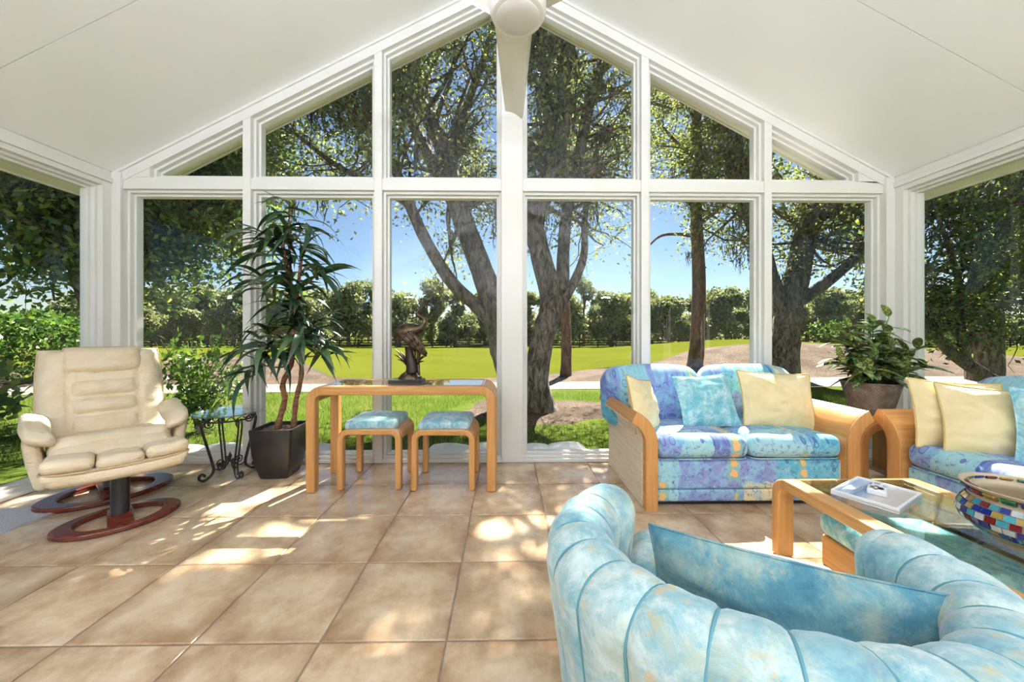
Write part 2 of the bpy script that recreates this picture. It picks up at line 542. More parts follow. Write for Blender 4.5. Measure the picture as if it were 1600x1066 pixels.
for i, (a, b) in enumerate(bays):
    rz = lambda x: ceil_z(x) - RK
    if i == 0:
        xa = XL + 0.30
        poly = [(xa, TR1), (b, TR1), (b, rz(b)), (xa, rz(xa))]
    elif i == 5:
        xb = XR - 0.30
        poly = [(a, TR1), (xb, TR1), (xb, rz(xb)), (a, rz(a))]
    else: poly = [(a, TR1), (b, TR1), (b, rz(b)), (a, rz(a))]
    window(poly, fm_front, UW[i])

# side walls: glazed, running back past the camera
def side_wall(name, s, label):
    x = XL if s < 0 else XR
    o = empty_struct(name, label, 'wall')
    fm = lambda y, z, d: (x + s * d, y, z)
    def bx(nm, y0, y1, z0, z1, d0=0.0, d1=DEP):
        MB().prism([(y0, z0), (y1, z0), (y1, z1), (y0, z1)], fm, d0, d1).build(nm, M['paint'], o, smooth=0, bevel=0.003)
    bx('top_plate', Y_BACK, W, TR0 - 0.005, Z_EAVE - 0.001)
    bx('top_trim', Y_BACK, W, TR0 + 0.035, TR0 + 0.075, -0.018, 0)
    bx('sill', Y_BACK, W, 0, 0.03)
    posts = [(W - 0.085, W + DEP), (1.62, 1.70), (0.12, 0.20), (-1.38, -1.30), (Y_BACK - 0.05, Y_BACK + 0.08)]
    for a, b in posts: bx('mullion', a, b, 0.03, TR0)
    for k in range(4):
        y1, y0 = posts[k][0], posts[k+1][1]
        where = ['nearest the gable wall', 'beside the seating', 'beside the camera', 'at the back of the room'][k]
        window([(y0, 0.03), (y1, 0.03), (y1, TR0 - 0.005), (y0, TR0 - 0.005)], fm, 'large pane of the %s wall %s' % ('left' if s < 0 else 'right', where))
side_wall('wall_left', -1, 'white framed glazed left wall')
side_wall('wall_right', 1, 'white framed glazed right wall')
bw = MB()
bw.prism([(XL - DEP, 0), (XR + DEP, 0), (XR + DEP, Z_EAVE), (XC, Z_RIDGE + 0.02), (XL - DEP, Z_EAVE)], lambda x, z, d: (x, Y_BACK - d, z), 0, 0.12)
struct(bw.build('wall_back', M['paint'], smooth=0), 'white wall at the back of the room', 'wall')
# ------------------------------------------------------------------ outdoors
def sstep(a, b, x):
    t = max(0.0, min(1.0, (x - a) / (b - a))); return t * t * (3 - 2 * t)
def bump2(x, y, cx, cy, rx, ry, h):
    d = ((x - cx) / rx) ** 2 + ((y - cy) / ry) ** 2
    return h * math.exp(-d)
def ground_z(x, y):
    z = -0.10 - 0.9 * sstep(14, 60, y)
    z += bump2(x, y, 9.0, 13.0, 4.2, 2.6, 0.62) + bump2(x, y, 15.0, 15.0, 6.0, 4.0, 0.62) + bump2(x, y, -9.5, 12.5, 4.5, 2.6, 0.38)
    z += bump2(x, y, 17.0, 26.0, 9, 6, 0.9)
    return z
def path_mid(x): return 8.15 + 0.02 * x + 0.25 * math.sin(x * 0.16 + 0.6)
def bed_far(x):  return 9.75 + 0.3 * math.sin(x * 0.9 + 1.0) + 2.4 * sstep(0.5, 3.5, x) + 2.6 * sstep(4.0, 10, x) + 3.6 * sstep(-4.5, -8.5, x)
def ground_mat():
    n = NT('ground_cover')
    tc = n.node('TexCoord'); v = tc.outputs['Object']
    lawn_a, _ = n.noise(v, 1.1, 6, 0.65)
    lawn_b, _ = n.noise(v, 38, 4, 0.7)
    grass = n.mix(n.math('MULTIPLY', lawn_b, 0.6), n.ramp(lawn_a, [(0.3, (0.035, 0.075, 0.010)), (0.5, (0.065, 0.10, 0.014)), (0.72, (0.11, 0.125, 0.035))]), (0.075, 0.10, 0.022))
    return n, v, grass, lawn_b
n_, v_, gr_, lb_ = ground_mat()
M['lawn'] = n_.principled(gr_, 0.95, 0.0, 0, n_.bump(lb_, 0.8, 0.03))
n_ = NT('mulch_bed'); v_ = n_.coord()
a_, _ = n_.noise(v_, 24, 6, 0.8); b_, _ = n_.noise(v_, 1.3, 4)
c_ = n_.ramp(a_, [(0.36, (0.035, 0.022, 0.016)), (0.5, (0.11, 0.078, 0.057)), (0.64, (0.21, 0.165, 0.125))])
c_ = n_.mix(n_.ramp(b_, [(0.42, (0, 0, 0)), (0.60, (0.7, 0.7, 0.7))]), c_, (0.06, 0.04, 0.028))
M['mulch'] = n_.principled(c_, 0.95, 0.1, 0, n_.bump(a_, 0.9, 0.04))
n_ = NT('fairway_turf'); v_ = n_.coord()
a_, _ = n_.noise(v_, 0.22, 3); b_, _ = n_.noise(v_, 30, 3)
c_ = n_.ramp(a_, [(0.35, (0.060, 0.072, 0.008)), (0.65, (0.078, 0.086, 0.012))])
M['fairway'] = n_.principled(n_.mix(n_.math('MULTIPLY', b_, 0.25), c_, (0.055, 0.068, 0.008)), 0.95, 0.0)
M['concrete'] = plain('path_concrete', (0.145, 0.135, 0.12), 0.85, 0.2, var=0.16, scale=2.5, bump=0.2, bscale=40)

def ground_strip(name, y_lo, y_hi, mat, label, cat, nx=110, ny=22, xr=(-70, 75), dz=0.0, far_pow=1.0):
    xs = [xr[0] + (xr[1] - xr[0]) * i / nx for i in range(nx + 1)]
    vs_, fs = [], []
    for x in xs:
        lo, hi = y_lo(x), y_hi(x)
        for j in range(ny + 1):
            y = lo + (hi - lo) * (j / ny) ** far_pow
            vs_.append((x, y, ground_z(x, y) + dz))
    for i in range(nx):
        for j in range(ny): fs.append((i*(ny+1)+j, (i+1)*(ny+1)+j, (i+1)*(ny+1)+j+1, i*(ny+1)+j+1))
    o = MB().add(vs_, fs).build(name, mat, smooth=180)
    return struct(o, label, cat)
ground_strip('lawn', lambda x: -30.0, lambda x: path_mid(x) - 0.55, M['lawn'], 'shaded green lawn right outside the windows', 'lawn', 120, 30)
ground_strip('ground_path', lambda x: path_mid(x) - 0.56, lambda x: path_mid(x) + 0.55, M['concrete'], 'pale concrete cart path crossing behind the near trees', 'path', 120, 3, dz=0.012)
ground_strip('ground_mulch', lambda x: path_mid(x) + 0.54, lambda x: bed_far(x), M['mulch'], 'brown pine mulch bed beyond the cart path', 'mulch bed', 160, 16)
ground_strip('ground_fairway', lambda x: bed_far(x) - 0.05, lambda x: 140.0, M['fairway'], 'bright green open fairway', 'fairway', 130, 30, xr=(-150, 160), far_pow=1.8)

# mulch rings round the near oaks, just proud of the lawn
def ring_bed(cx, cy, rx, ry, label, seed):
    rng = random.Random(seed); ph = [rng.uniform(0, 6) for _ in range(3)]
    vs_ = [(0, 0, 0.05)]; fs = []
    n, rings = 48, 5
    for r_ in range(1, rings + 1):
        for k in range(n):
            w = 2 * PI * k / n
            q = (r_ / rings) * (1 + 0.10 * math.sin(3 * w + ph[0]) + 0.07 * math.sin(5 * w + ph[1]))
            x, y = rx * q * math.cos(w), ry * q * math.sin(w)
            vs_.append((x, y, 0.05 * (1 - (r_ / rings) ** 2) + (0.004 if r_ < rings else -0.02)))
    for k in range(n): fs.append((0, 1 + k, 1 + (k + 1) % n))
    for r_ in range(rings - 1):
        for k in range(n):
            a, b = 1 + r_ * n + k, 1 + r_ * n + (k + 1) % n
            fs.append((a, a + n, b + n, b))
    o = MB().add(vs_, fs).build('ground_mulch_ring', M['mulch'], smooth=180, loc=(cx, cy, ground_z(cx, cy)))
    return struct(o, label, 'mulch bed')
ring_bed(0.6, 5.75, 1.5, 1.0, 'mulch ring around the twin oak trunks', 3)

# white edging stones along the outside of the wall
M['stone'] = plain('white_stone', (0.74, 0.73, 0.70), 0.8, 0.2, var=0.12, scale=10, bump=0.4, bscale=25)
rng = random.Random(5)
STX = [(-3.05, 0.44), (-2.62, 0.36), (-2.2, 0.3), (-1.75, 0.34), (-0.52, 0.4), (-0.15, 0.34), (0.28, 0.26), (0.56, 0.36), (1.5, 0.4), (2.3, 0.36)]
WHERE = ['outside left of the recliner', 'outside behind the iron side table', 'outside behind the black planter', 'outside left of the console legs', 'outside behind the right stool', 'outside behind the right console leg', 'just right of the centre post', 'second one right of the centre post', 'outside behind the loveseat', 'outside behind the loveseat arm']
for (x, w), wh in zip(STX, WHERE):
    m = MB(); ph = rng.uniform(0, 9)
    m.rbox((0, 0, 0.045), (w, 0.2, 0.13), 0.06, (0.02, 0.02, 0.03), 3, 3, warp=lambda p, ph=ph: (p.x + 0.02 * noise.noise(p * 6 + Vector((ph, 0, 0))), p.y, p.z + 0.02 * noise.noise(p * 5 + Vector((0, ph, 0)))))
    tag(m.build('edging_stone', M['stone'], loc=(x, W + DEP + 0.13, -0.05), rot=(0, 0, rng.uniform(-0.15, 0.15))), 'flat white edging stone ' + wh, 'stone', 'white edging stones outside the glass')

# ---- foliage
def leaf_mat(name, cols, trans=0.45, rough=0.45):
    n = NT(name)
    at = n.node('Attribute', attribute_name='tint')
    c = n.ramp(at.outputs['Fac'], [(i / (len(cols) - 1), q) for i, q in enumerate(cols)])
    d = n.node('BsdfPrincipled'); n.set(d, 'Base Color', c); n.set(d, 'Roughness', rough); n.set(d, 'Specular IOR Level', 0.35)
    t = n.node('BsdfTranslucent'); n.set(t, 'Color', n.mix(1.0, c, (1.35, 1.4, 0.75), 'MULTIPLY'))
    mx = n.node('MixShader', i_0=trans, i_1=d.outputs[0], i_2=t.outputs[0])
    return n.finish(mx.outputs[0])
M['oak_leaf'] = leaf_mat('oak_leaf', [(0.09, 0.115, 0.06), (0.15, 0.18, 0.085), (0.21, 0.24, 0.10), (0.33, 0.33, 0.11)], 0.5)
M['far_leaf'] = leaf_mat('far_leaf', [(0.14, 0.165, 0.09), (0.20, 0.225, 0.13), (0.28, 0.29, 0.17)], 0.25, 0.7)
M['pine_leaf'] = leaf_mat('pine_leaf', [(0.07, 0.10, 0.04), (0.12, 0.15, 0.06), (0.19, 0.19, 0.08)], 0.3, 0.6)
M['broad_leaf'] = leaf_mat('broad_leaf', [(0.045, 0.09, 0.045), (0.08, 0.14, 0.06), (0.15, 0.21, 0.06), (0.26, 0.30, 0.08)], 0.42, 0.3)
M['shrub_leaf'] = leaf_mat('shrub_leaf', [(0.035, 0.09, 0.022), (0.07, 0.14, 0.03), (0.14, 0.21, 0.045)], 0.35, 0.4)
M['moss'] = leaf_mat('spanish_moss', [(0.16, 0.165, 0.12), (0.24, 0.24, 0.18)], 0.4, 0.9)
def bark_mat(name, dark, light, sc=14):
    n = NT(name); v = n.coord('Object', (1, 1, 0.35))
    a, _ = n.noise(v, sc, 6, 0.7, 0.6); b, _ = n.noise(v, 2.2, 3)
    c = n.ramp(a, [(0.40, dark), (0.62, light)])
    c = n.mix(n.ramp(b, [(0.45, (0, 0, 0)), (0.7, (0.5, 0.5, 0.5))]), c, (0.17, 0.16, 0.125))
    return n.principled(c, 0.95, 0.15, 0, n.bump(a, 1.0, 0.05))
M['bark'] = bark_mat('oak_bark', (0.045, 0.035, 0.027), (0.29, 0.24, 0.19))
M['pine_bark'] = bark_mat('pine_bark', (0.09, 0.05, 0.035), (0.26, 0.165, 0.115), 10)

# gaps in the canopy through which the sun reaches the room: (target point, radius)
SUN_GAPS = []
def sun_gap(p, r): SUN_GAPS.append((np.array(p), r))
_S = np.array(SUN_DIR)
def keep_mask(c, f=1.0):
    k = np.ones(len(c), bool)
    for p, r in SUN_GAPS:
        d = c - p
        t = d @ _S
        q = d - np.outer(t, _S)
        k &= ~((np.linalg.norm(q, axis=1) < r * f) & (t > 0.5))
    return k

def in_gap(pts):
    return not keep_mask(np.array([tuple(q) for q in pts]), 0.55).all() and random.Random(len(pts) + int(pts[0].x * 1000)).random() < 0.8

def fast_mesh(name, co, quads, mat, tint=None):
    me = bpy.data.meshes.new(name)
    nv, nf = len(co), len(quads)
    me.vertices.add(nv); me.vertices.foreach_set('co', co.astype(np.float32).ravel())
    me.loops.add(nf * 4); me.loops.foreach_set('vertex_index', quads.astype(np.int32).ravel())
    me.polygons.add(nf); me.polygons.foreach_set('loop_start', np.arange(0, nf * 4, 4, dtype=np.int32))
    if tint is not None:
        a = me.attributes.new('tint', 'FLOAT', 'POINT'); a.data.foreach_set('value', tint.astype(np.float32))
    me.materials.append(mat); me.update(calc_edges=True); me.validate()
    return me
def leaves_mesh(name, centers, rs, size, mat, aspect=0.5, droop=0.08, size_var=0.35, prune=True, flat=0.0, tint_pow=1.0):
    """centers: (n,3) leaf base points"""
    c = np.asarray(centers, float)
    if prune: c = c[keep_mask(c)]
    c = c[~((c[:, 1] < W + 0.22) & (c[:, 0] > XL - 0.2) & (c[:, 0] < XR + 0.2))]
    n = len(c)
    d = rs.normal(size=(n, 3)); d[:, 2] -= droop; d /= np.linalg.norm(d, axis=1)[:, None]
    u = rs.normal(size=(n, 3)); u[:, 2] += flat * 3
    s = np.cross(d, u); s /= np.linalg.norm(s, axis=1)[:, None] + 1e-9
    L = size * (1 + size_var * rs.uniform(-1, 1, n))[:, None]
    w = L * aspect * 0.5
    nn = np.cross(s, d)
    v = np.stack([c, c + d * L * 0.5 + s * w + nn * L * 0.06, c + d * L, c + d * L * 0.5 - s * w + nn * L * 0.06], 1).reshape(-1, 3)
    q = np.arange(n * 4).reshape(n, 4)
    t = np.repeat(rs.uniform(0, 1, n) ** tint_pow, 4)
    return fast_mesh(name, v, q, mat, t)
def branch_path(p, d, L, rng, wander=0.25, n=6, rise=0.0):
    p, d = Vector(p), Vector(d).normalized(); out = [p.copy()]
    for i in range(n):
        d = (d + Vector((rng.gauss(0, wander), rng.gauss(0, wander), rng.gauss(0, wander) + rise))).normalized()
        p = p + d * (L / n); out.append(p.copy())
    return out
def scatter(pts, count, spread, rs):
    pts = np.array([tuple(p) for p in pts]); k = rs.integers(0, len(pts), count)
    return pts[k] + rs.normal(size=(count, 3)) * spread
def out_of_house(p, m=0.5):
    return p.y > W + m or p.x < XL - m - 0.3 or p.x > XR + m + 0.3

def tree(name, label, limbs, rng_seed, leafmat, bark, n_sub=26, sub_len=(0.9, 1.9), twigs=4, leaves_per=55, leaf=0.085, spread=0.16, zmin=2.0, cat='tree', group=None, moss=0, aspect=0.5, extra=None, rise=0.05, sides=10, base=None, outward=None, back=0.0):
    """limbs: list of (points, radii); trunk first"""
    rng = random.Random(rng_seed); rs = np.random.default_rng(rng_seed)
    b0 = Vector(limbs[0][0][0]) if base is None else Vector(base)
    root = thing(name, label, cat, b0, 0, group)
    wood = MB(); tw = MB()
    cl = []; hang = []
    cen = sum((Vector(p) for l, _ in limbs for p in l), Vector()) / sum(len(l) for l, _ in limbs)
    trunk_parts = []
    for k, (pts, rad) in enumerate(limbs):
        cp = catmull(pts, 5)
        rr = [float(np.interp(i / (len(cp) - 1), np.linspace(0, 1, len(rad)), rad)) * (1 + 0.10 * noise.noise(Vector((i * 0.6, k * 3.1, rng_seed)))) for i in range(len(cp))]
        m = MB().tube([p - b0 for p in cp], rr, sides)
        m.build('trunk' if k == 0 else 'limb', bark, root, smooth=180)
        cand = [(p, r_) for p, r_ in zip(cp, rr) if p.z > zmin]
        if not cand: continue
        ns = max(2, int(n_sub * len(cp) / 20))
        for _ in range(ns):
            p, r_ = cand[int((rng.random() ** 0.7) * (len(cand) - 0.01))]
            d = Vector((rng.gauss(0, 1), rng.gauss(0, 1), rng.gauss(0.25, 0.6)))
            d.y += back
            if outward is not None: d += (p - cen).normalized() * outward
            L = rng.uniform(*sub_len)
            bp = branch_path(p, d, L, rng, 0.22, 6, rise)
            if not all(out_of_house(q) for q in bp): continue
            if in_gap(bp): continue
            tw.tube([q - b0 for q in bp], [max(0.008, min(r_ * 0.35, 0.05) * (1 - i / 7.5)) for i in range(len(bp))], 5)
            for _t in range(twigs):
                i = rng.randint(2, len(bp) - 1)
                t = branch_path(bp[i], Vector((rng.gauss(0, 1), rng.gauss(0, 1), rng.gauss(0, 0.6))), rng.uniform(0.35, 0.8), rng, 0.3, 4)
                tw.tube([q - b0 for q in t], [0.009, 0.008, 0.006, 0.005, 0.003], 3)
                cl.append(scatter(t[1:], leaves_per, spread, rs))
                if rng.random() < moss: hang.append(t[rng.randint(1, 4)])
            cl.append(scatter(bp[3:], leaves_per // 2, spread, rs))
    if extra is not None: cl.append(np.asarray(extra))
    if tw.v: tw.build('twigs', bark, root, smooth=180, kind='stuff')
    if cl:
        lv = np.concatenate(cl)
        me = leaves_mesh(name + '_foliage', lv, rs, leaf, leafmat, aspect)
        me.transform(Matrix.Translation(-b0))
        o = bpy.data.objects.new('foliage', me); COL.objects.link(o); o.parent = root; o['kind'] = 'stuff'
    if hang:
        m = MB()
        for p in hang:
            for _ in range(9):
                q = p + Vector((rng.gauss(0, 0.06), rng.gauss(0, 0.06), 0)); L = rng.uniform(0.2, 0.55)
                m.tube([q - b0 + Vector((rng.gauss(0, 0.02), rng.gauss(0, 0.02), -L * i / 4)) for i in range(5)], [0.008, 0.012, 0.010, 0.007, 0.002], 3, cap=False)
        m.build('moss', M['moss'], root, smooth=180, kind='stuff')
    return root

for p_, r_ in [((-1.55, 2.05, 0), 0.30), ((-1.25, 2.02, 0), 0.2), ((-1.88, 1.95, 0), 0.2), ((-0.98, 2.12, 0), 0.14), ((0.0, 2.05, 0), 0.2), ((0.25, 2.1, 0), 0.16), ((-0.18, 2.02, 0), 0.14),
               ((-1.75, 2.45, 0), 0.16), ((-1.45, 2.62, 0), 0.13), ((-0.1, 2.5, 0), 0.12), ((0.1, 2.45, 0), 0.09), ((-3.05, 2.75, 0), 0.4), ((-3.15, 2.45, 0), 0.4), ((-3.05, 2.7, 0.75), 0.33), ((-2.8, 2.7, 0.5), 0.2), ((-2.35, 2.4, 0.4), 0.2),
               ((1.15, 2.6, 0.5), 0.16), ((1.5, 2.75, 0.5), 0.14), ((1.9, 2.6, 0.5), 0.14), ((1.0, 2.6, 0.7), 0.1), ((2.9, 2.0, 0.55), 0.14), ((-2.0, 1.75, 0), 0.08), ((0.35, 1.75, 0), 0.08)]:
    sun_gap(p_, r_)

A = at_y
# twin oak just outside, leaning left
tree('oak_tree', 'leaning oak with forked trunk rising left of the centre post', [
    ([(0.30, 5.75, -0.25), A(798, 590, 5.8), A(783, 535, 5.85), A(764, 455, 5.9), A(735, 375, 6.0), A(712, 310, 6.1), A(690, 225, 6.3), A(655, 160, 6.5), A(600, 70, 6.8), A(560, -60, 7.2)], [0.26, 0.21, 0.20, 0.185, 0.175, 0.165, 0.15, 0.14, 0.12, 0.08]),
    ([A(781, 520, 5.87), A(748, 482, 5.8), A(705, 440, 5.7), A(665, 375, 5.6), A(640, 320, 5.5), A(610, 250, 5.4), A(560, 180, 5.3), A(500, 130, 5.3)], [0.11, 0.105, 0.10, 0.09, 0.08, 0.07, 0.055, 0.03]),
    ([A(725, 345, 6.05), A(700, 300, 6.5), A(655, 215, 6.9), A(618, 130, 7.2), A(590, 20, 7.6), A(590, -100, 8.0)], [0.13, 0.12, 0.11, 0.10, 0.08, 0.05]),
    ([A(700, 255, 6.25), A(735, 150, 6.9), A(765, 60, 7.2), A(785, -60, 7.4)], [0.09, 0.075, 0.06, 0.03]),
    ([A(640, 320, 5.5), A(580, 285, 5.6), A(520, 255, 5.8), A(440, 190, 6.2)], [0.06, 0.05, 0.04, 0.02])],
    11, M['oak_leaf'], M['bark'], n_sub=42, zmin=3.0, moss=0.06, leaves_per=34, leaf=0.075, outward=0.3, back=0.6)
tree('oak_tree', 'oak with thick dark trunk and upright fork just right of the centre post', [
    ([(0.62, 5.55, -0.25), A(845, 640, 5.55), A(838, 590, 5.58), A(850, 520, 5.62), A(862, 470, 5.66), A(845, 400, 5.75), A(836, 345, 5.85), A(862, 270, 5.95), A(880, 190, 6.0), A(882, 110, 6.05), A(905, 0, 6.2), A(915, -120, 6.4)], [0.31, 0.24, 0.19, 0.175, 0.18, 0.165, 0.155, 0.15, 0.14, 0.115, 0.09, 0.06]),
    ([A(868, 485, 5.68), A(892, 450, 5.9), A(912, 400, 6.1), A(914, 340, 6.3), A(925, 270, 6.5), A(945, 190, 6.7)], [0.085, 0.08, 0.065, 0.055, 0.045, 0.02]),
    ([A(880, 460, 5.9), A(880, 400, 6.2), A(886, 330, 6.5), A(905, 240, 6.7), A(930, 130, 7.0), A(970, 40, 7.2), A(1010, -60, 7.4)], [0.11, 0.11, 0.10, 0.105, 0.10, 0.08, 0.05]),
    ([A(868, 250, 5.97), A(850, 150, 6.0), A(846, 60, 6.1), A(830, -60, 6.2)], [0.08, 0.065, 0.05, 0.03]),
    ([A(930, 130, 7.0), A(985, 150, 7.3), A(1050, 170, 7.8)], [0.06, 0.045, 0.02])],
    12, M['oak_leaf'], M['bark'], n_sub=34, zmin=3.1, moss=0.06, leaves_per=27, leaf=0.075, outward=0.3, back=0.6)
# slim pines
tree('pine_tree', 'slim reddish pine trunk standing just behind the central oak', [
    ([A(884, 592, 10.3), A(885, 530, 10.3), A(882, 440, 10.3), A(884, 330, 10.3), A(882, 180, 10.3), A(884, 20, 10.4)], [0.17, 0.14, 0.125, 0.115, 0.10, 0.07])],
    13, M['pine_leaf'], M['pine_bark'], n_sub=14, zmin=6.0, leaf=0.16, aspect=0.22, leaves_per=70)
tree('pine_tree', 'tall straight pine with bare trunk seen above the loveseat', [
    ([A(1082, 590, 11.0), A(1089, 540, 11.0), A(1092, 440, 11.0), A(1088, 340, 11.0), A(1089, 260, 11.0), A(1087, 180, 11.0), A(1080, 60, 11.0)], [0.26, 0.21, 0.19, 0.165, 0.14, 0.115, 0.07]),
    ([A(1090, 370, 11.0), A(1060, 366, 10.8), A(1030, 370, 10.6), A(1005, 395, 10.5)], [0.06, 0.05, 0.035, 0.015]),
    ([A(1089, 352, 11.0), A(1120, 330, 11.1), A(1150, 305, 11.3), A(1185, 290, 11.5)], [0.07, 0.055, 0.04, 0.02]),
    ([A(1088, 250, 11.0), A(1050, 215, 11.2), A(1015, 170, 11.4)], [0.05, 0.04, 0.02]),
    ([A(1087, 200, 11.0), A(1130, 165, 10.9), A(1170, 150, 10.8)], [0.05, 0.035, 0.015])],
    14, M['oak_leaf'], M['pine_bark'], n_sub=26, zmin=4.3, leaf=0.11, leaves_per=34, twigs=4, sub_len=(0.8, 1.8), spread=0.2)
# big oak on the right
tree('oak_tree', 'spreading oak with curved limbs seen right of the pine', [
    ([A(1222, 600, 9.3), A(1226, 545, 9.3), A(1232, 490, 9.3), A(1246, 430, 9.3), A(1258, 370, 9.3), A(1275, 340, 9.2), A(1310, 318, 9.1), A(1360, 285, 9.0), A(1420, 220, 8.8)], [0.40, 0.32, 0.29, 0.27, 0.25, 0.22, 0.18, 0.13, 0.07]),
    ([A(1232, 480, 9.3), A(1262, 462, 9.2), A(1300, 435, 9.0), A(1338, 400, 8.9), A(1375, 345, 8.8), A(1400, 290, 8.7)], [0.16, 0.15, 0.13, 0.11, 0.08, 0.04]),
    ([A(1228, 500, 9.3), A(1205, 440, 9.3), A(1186, 375, 9.4), A(1168, 310, 9.5), A(1152, 250, 9.6), A(1146, 170, 9.7), A(1146, 60, 9.8)], [0.2, 0.2, 0.2, 0.21, 0.19, 0.15, 0.08]),
    ([A(1160, 275, 9.55), A(1185, 215, 9.4), A(1180, 130, 9.4)], [0.11, 0.09, 0.05])],
    15, M['oak_leaf'], M['bark'], n_sub=40, zmin=2.9, leaf=0.10, moss=0.2, leaves_per=28, sub_len=(0.9, 2.2), spread=0.2, outward=0.4, back=0.3)
# broad-leaved tree close outside on the left
tree('broadleaf_tree', 'dark broadleaf tree whose limb crosses the left wall window', [
    ([A(182, 660, 5.1), A(172, 560, 5.08), A(155, 480, 5.05), A(135, 420, 5.0), A(128, 370, 4.95), A(105, 320, 4.9), A(65, 285, 4.8), A(0, 240, 4.6), A(-80, 160, 4.5)], [0.2, 0.19, 0.18, 0.17, 0.155, 0.14, 0.12, 0.10, 0.06]),
    ([A(140, 430, 5.0), A(185, 370, 5.2), A(240, 310, 5.4), A(300, 240, 5.6), A(370, 190, 5.8)], [0.09, 0.085, 0.07, 0.055, 0.03]),
    ([A(150, 460, 5.05), A(200, 395, 5.5), A(270, 345, 5.9), A(330, 330, 6.2)], [0.06, 0.05, 0.04, 0.02]),
    ([A(125, 360, 4.95), A(150, 280, 5.2), A(210, 190, 5.5), A(260, 100, 5.7)], [0.08, 0.07, 0.05, 0.03])],
    16, M['broad_leaf'], M['bark'], n_sub=60, zmin=2.05, leaf=0.095, aspect=0.55, leaves_per=44, back=0.5, spread=0.17, twigs=4, sub_len=(0.6, 1.5), rise=-0.03)
# small twiggy tree on the right side
tree('small_tree', 'twiggy small tree with leaning trunk outside the right wall', [
    ([A(1560, 600, 7.4), A(1520, 575, 7.4), A(1480, 545, 7.4), A(1445, 500, 7.4), A(1410, 450, 7.3)], [0.13, 0.12, 0.10, 0.07, 0.03]),
    ([A(1515, 572, 7.4), A(1500, 520, 7.2), A(1500, 450, 7.0), A(1480, 380, 6.8), A(1460, 320, 6.7)], [0.08, 0.06, 0.05, 0.04, 0.02]),
    ([A(1505, 540, 7.3), A(1560, 480, 7.0), A(1620, 420, 6.8), A(1680, 330, 6.6)], [0.07, 0.05, 0.04, 0.02]),
    ([A(1500, 470, 7.05), A(1540, 400, 6.8), A(1580, 330, 6.6), A(1640, 250, 6.4)], [0.05, 0.04, 0.03, 0.015])],
    17, M['broad_leaf'], M['bark'], n_sub=34, zmin=1.0, leaf=0.10, leaves_per=15, twigs=4, spread=0.16, sub_len=(0.7, 1.6))
tree('oak_tree', 'mossy oak with heavy limbs filling the right wall window', [
    ([(11.5, 8.6, -0.2), (11.4, 8.5, 1.2), (11.2, 8.3, 2.6), A(1640, 300, 7.8), A(1560, 270, 7.5), A(1470, 250, 7.2)], [0.34, 0.3, 0.28, 0.2, 0.14, 0.07]),
    ([(11.3, 8.4, 2.0), A(1700, 330, 7.6), A(1600, 320, 7.4), A(1500, 330, 7.2), A(1440, 345, 7.0)], [0.16, 0.14, 0.11, 0.08, 0.03]),
    ([(11.2, 8.3, 2.6), (11.3, 8.0, 4.2), (10.6, 7.6, 5.6), (9.6, 7.4, 6.4)], [0.2, 0.16, 0.1, 0.05])],
    18, M['oak_leaf'], M['bark'], n_sub=27, zmin=1.9, leaf=0.09, moss=0.3, leaves_per=26, spread=0.2, sub_len=(0.8, 2.0))
# second row of oaks that close the canopy
def simple_tree(name, label, x, y, h, cr, seed, leafmat, n_leaf, leaf, group=None, lean=0.0, trunk_r=0.25, crown_lo=0.35, bark=None, lobes=14, flat=0.8, aspect=0.55, fork=2):
    rng = random.Random(seed); rs = np.random.default_rng(seed)
    z0 = ground_z(x, y)
    root = thing(name, label, 'tree', (x, y, z0), 0, group)
    top = h * (crown_lo + 0.25)
    m = MB().tube(catmull([(0, 0, -0.2), (0.1 * lean, 0, h * 0.15), (lean * 0.4, 0, top * 0.6), (lean, rng.uniform(-.3, .3), top)], 4), [trunk_r * q for q in (1.3, 1.15, 1.1, 1.05, 1, 0.95, 0.9, 0.85, 0.8, 0.75, 0.7, 0.65, 0.6)], 8)
    m.build('trunk', bark or M['bark'], root, smooth=180)
    tw = MB(); cl = []
    for k in range(lobes):
        w = 2 * PI * k * 0.618 + rng.uniform(-.3, .3); rr = cr * math.sqrt(rng.random()) * 0.85
        zz = lerp(h * crown_lo, h * 0.93, rng.random() ** 0.8)
        rr *= 1.0 - 0.55 * max(0, (zz / h - 0.6) / 0.4)
        c = Vector((lean + rr * math.cos(w), rr * math.sin(w), zz))
        s = top * rng.uniform(0.55, 0.95)
        tw.tube(catmull([(lean * s / top, 0, s), ((lean + c.x) / 2, c.y / 2, (s + c.z) / 2 + 0.1 * h * rng.uniform(0, 1)), c], 3), [trunk_r * 0.4 * (1 - i / 7.0) for i in range(7)], 5)
        lr = cr * rng.uniform(0.28, 0.46)
        q = rs.normal(size=(n_leaf // lobes, 3)); q /= np.linalg.norm(q, axis=1)[:, None]
        q *= (rs.uniform(0.25, 1.0, len(q)) ** 0.6)[:, None] * lr; q[:, 2] *= flat
        cl.append(q + np.array(c))
    tw.build('limb', bark or M['bark'], root, smooth=180)
    lv = np.concatenate(cl) + np.array([x, y, z0])
    me = leaves_mesh(name + '_foliage', lv, rs, leaf, leafmat, aspect)
    me.transform(Matrix.Translation((-x, -y, -z0)))
    o = bpy.data.objects.new('foliage', me); COL.objects.link(o); o.parent = root; o['kind'] = 'stuff'
    return root
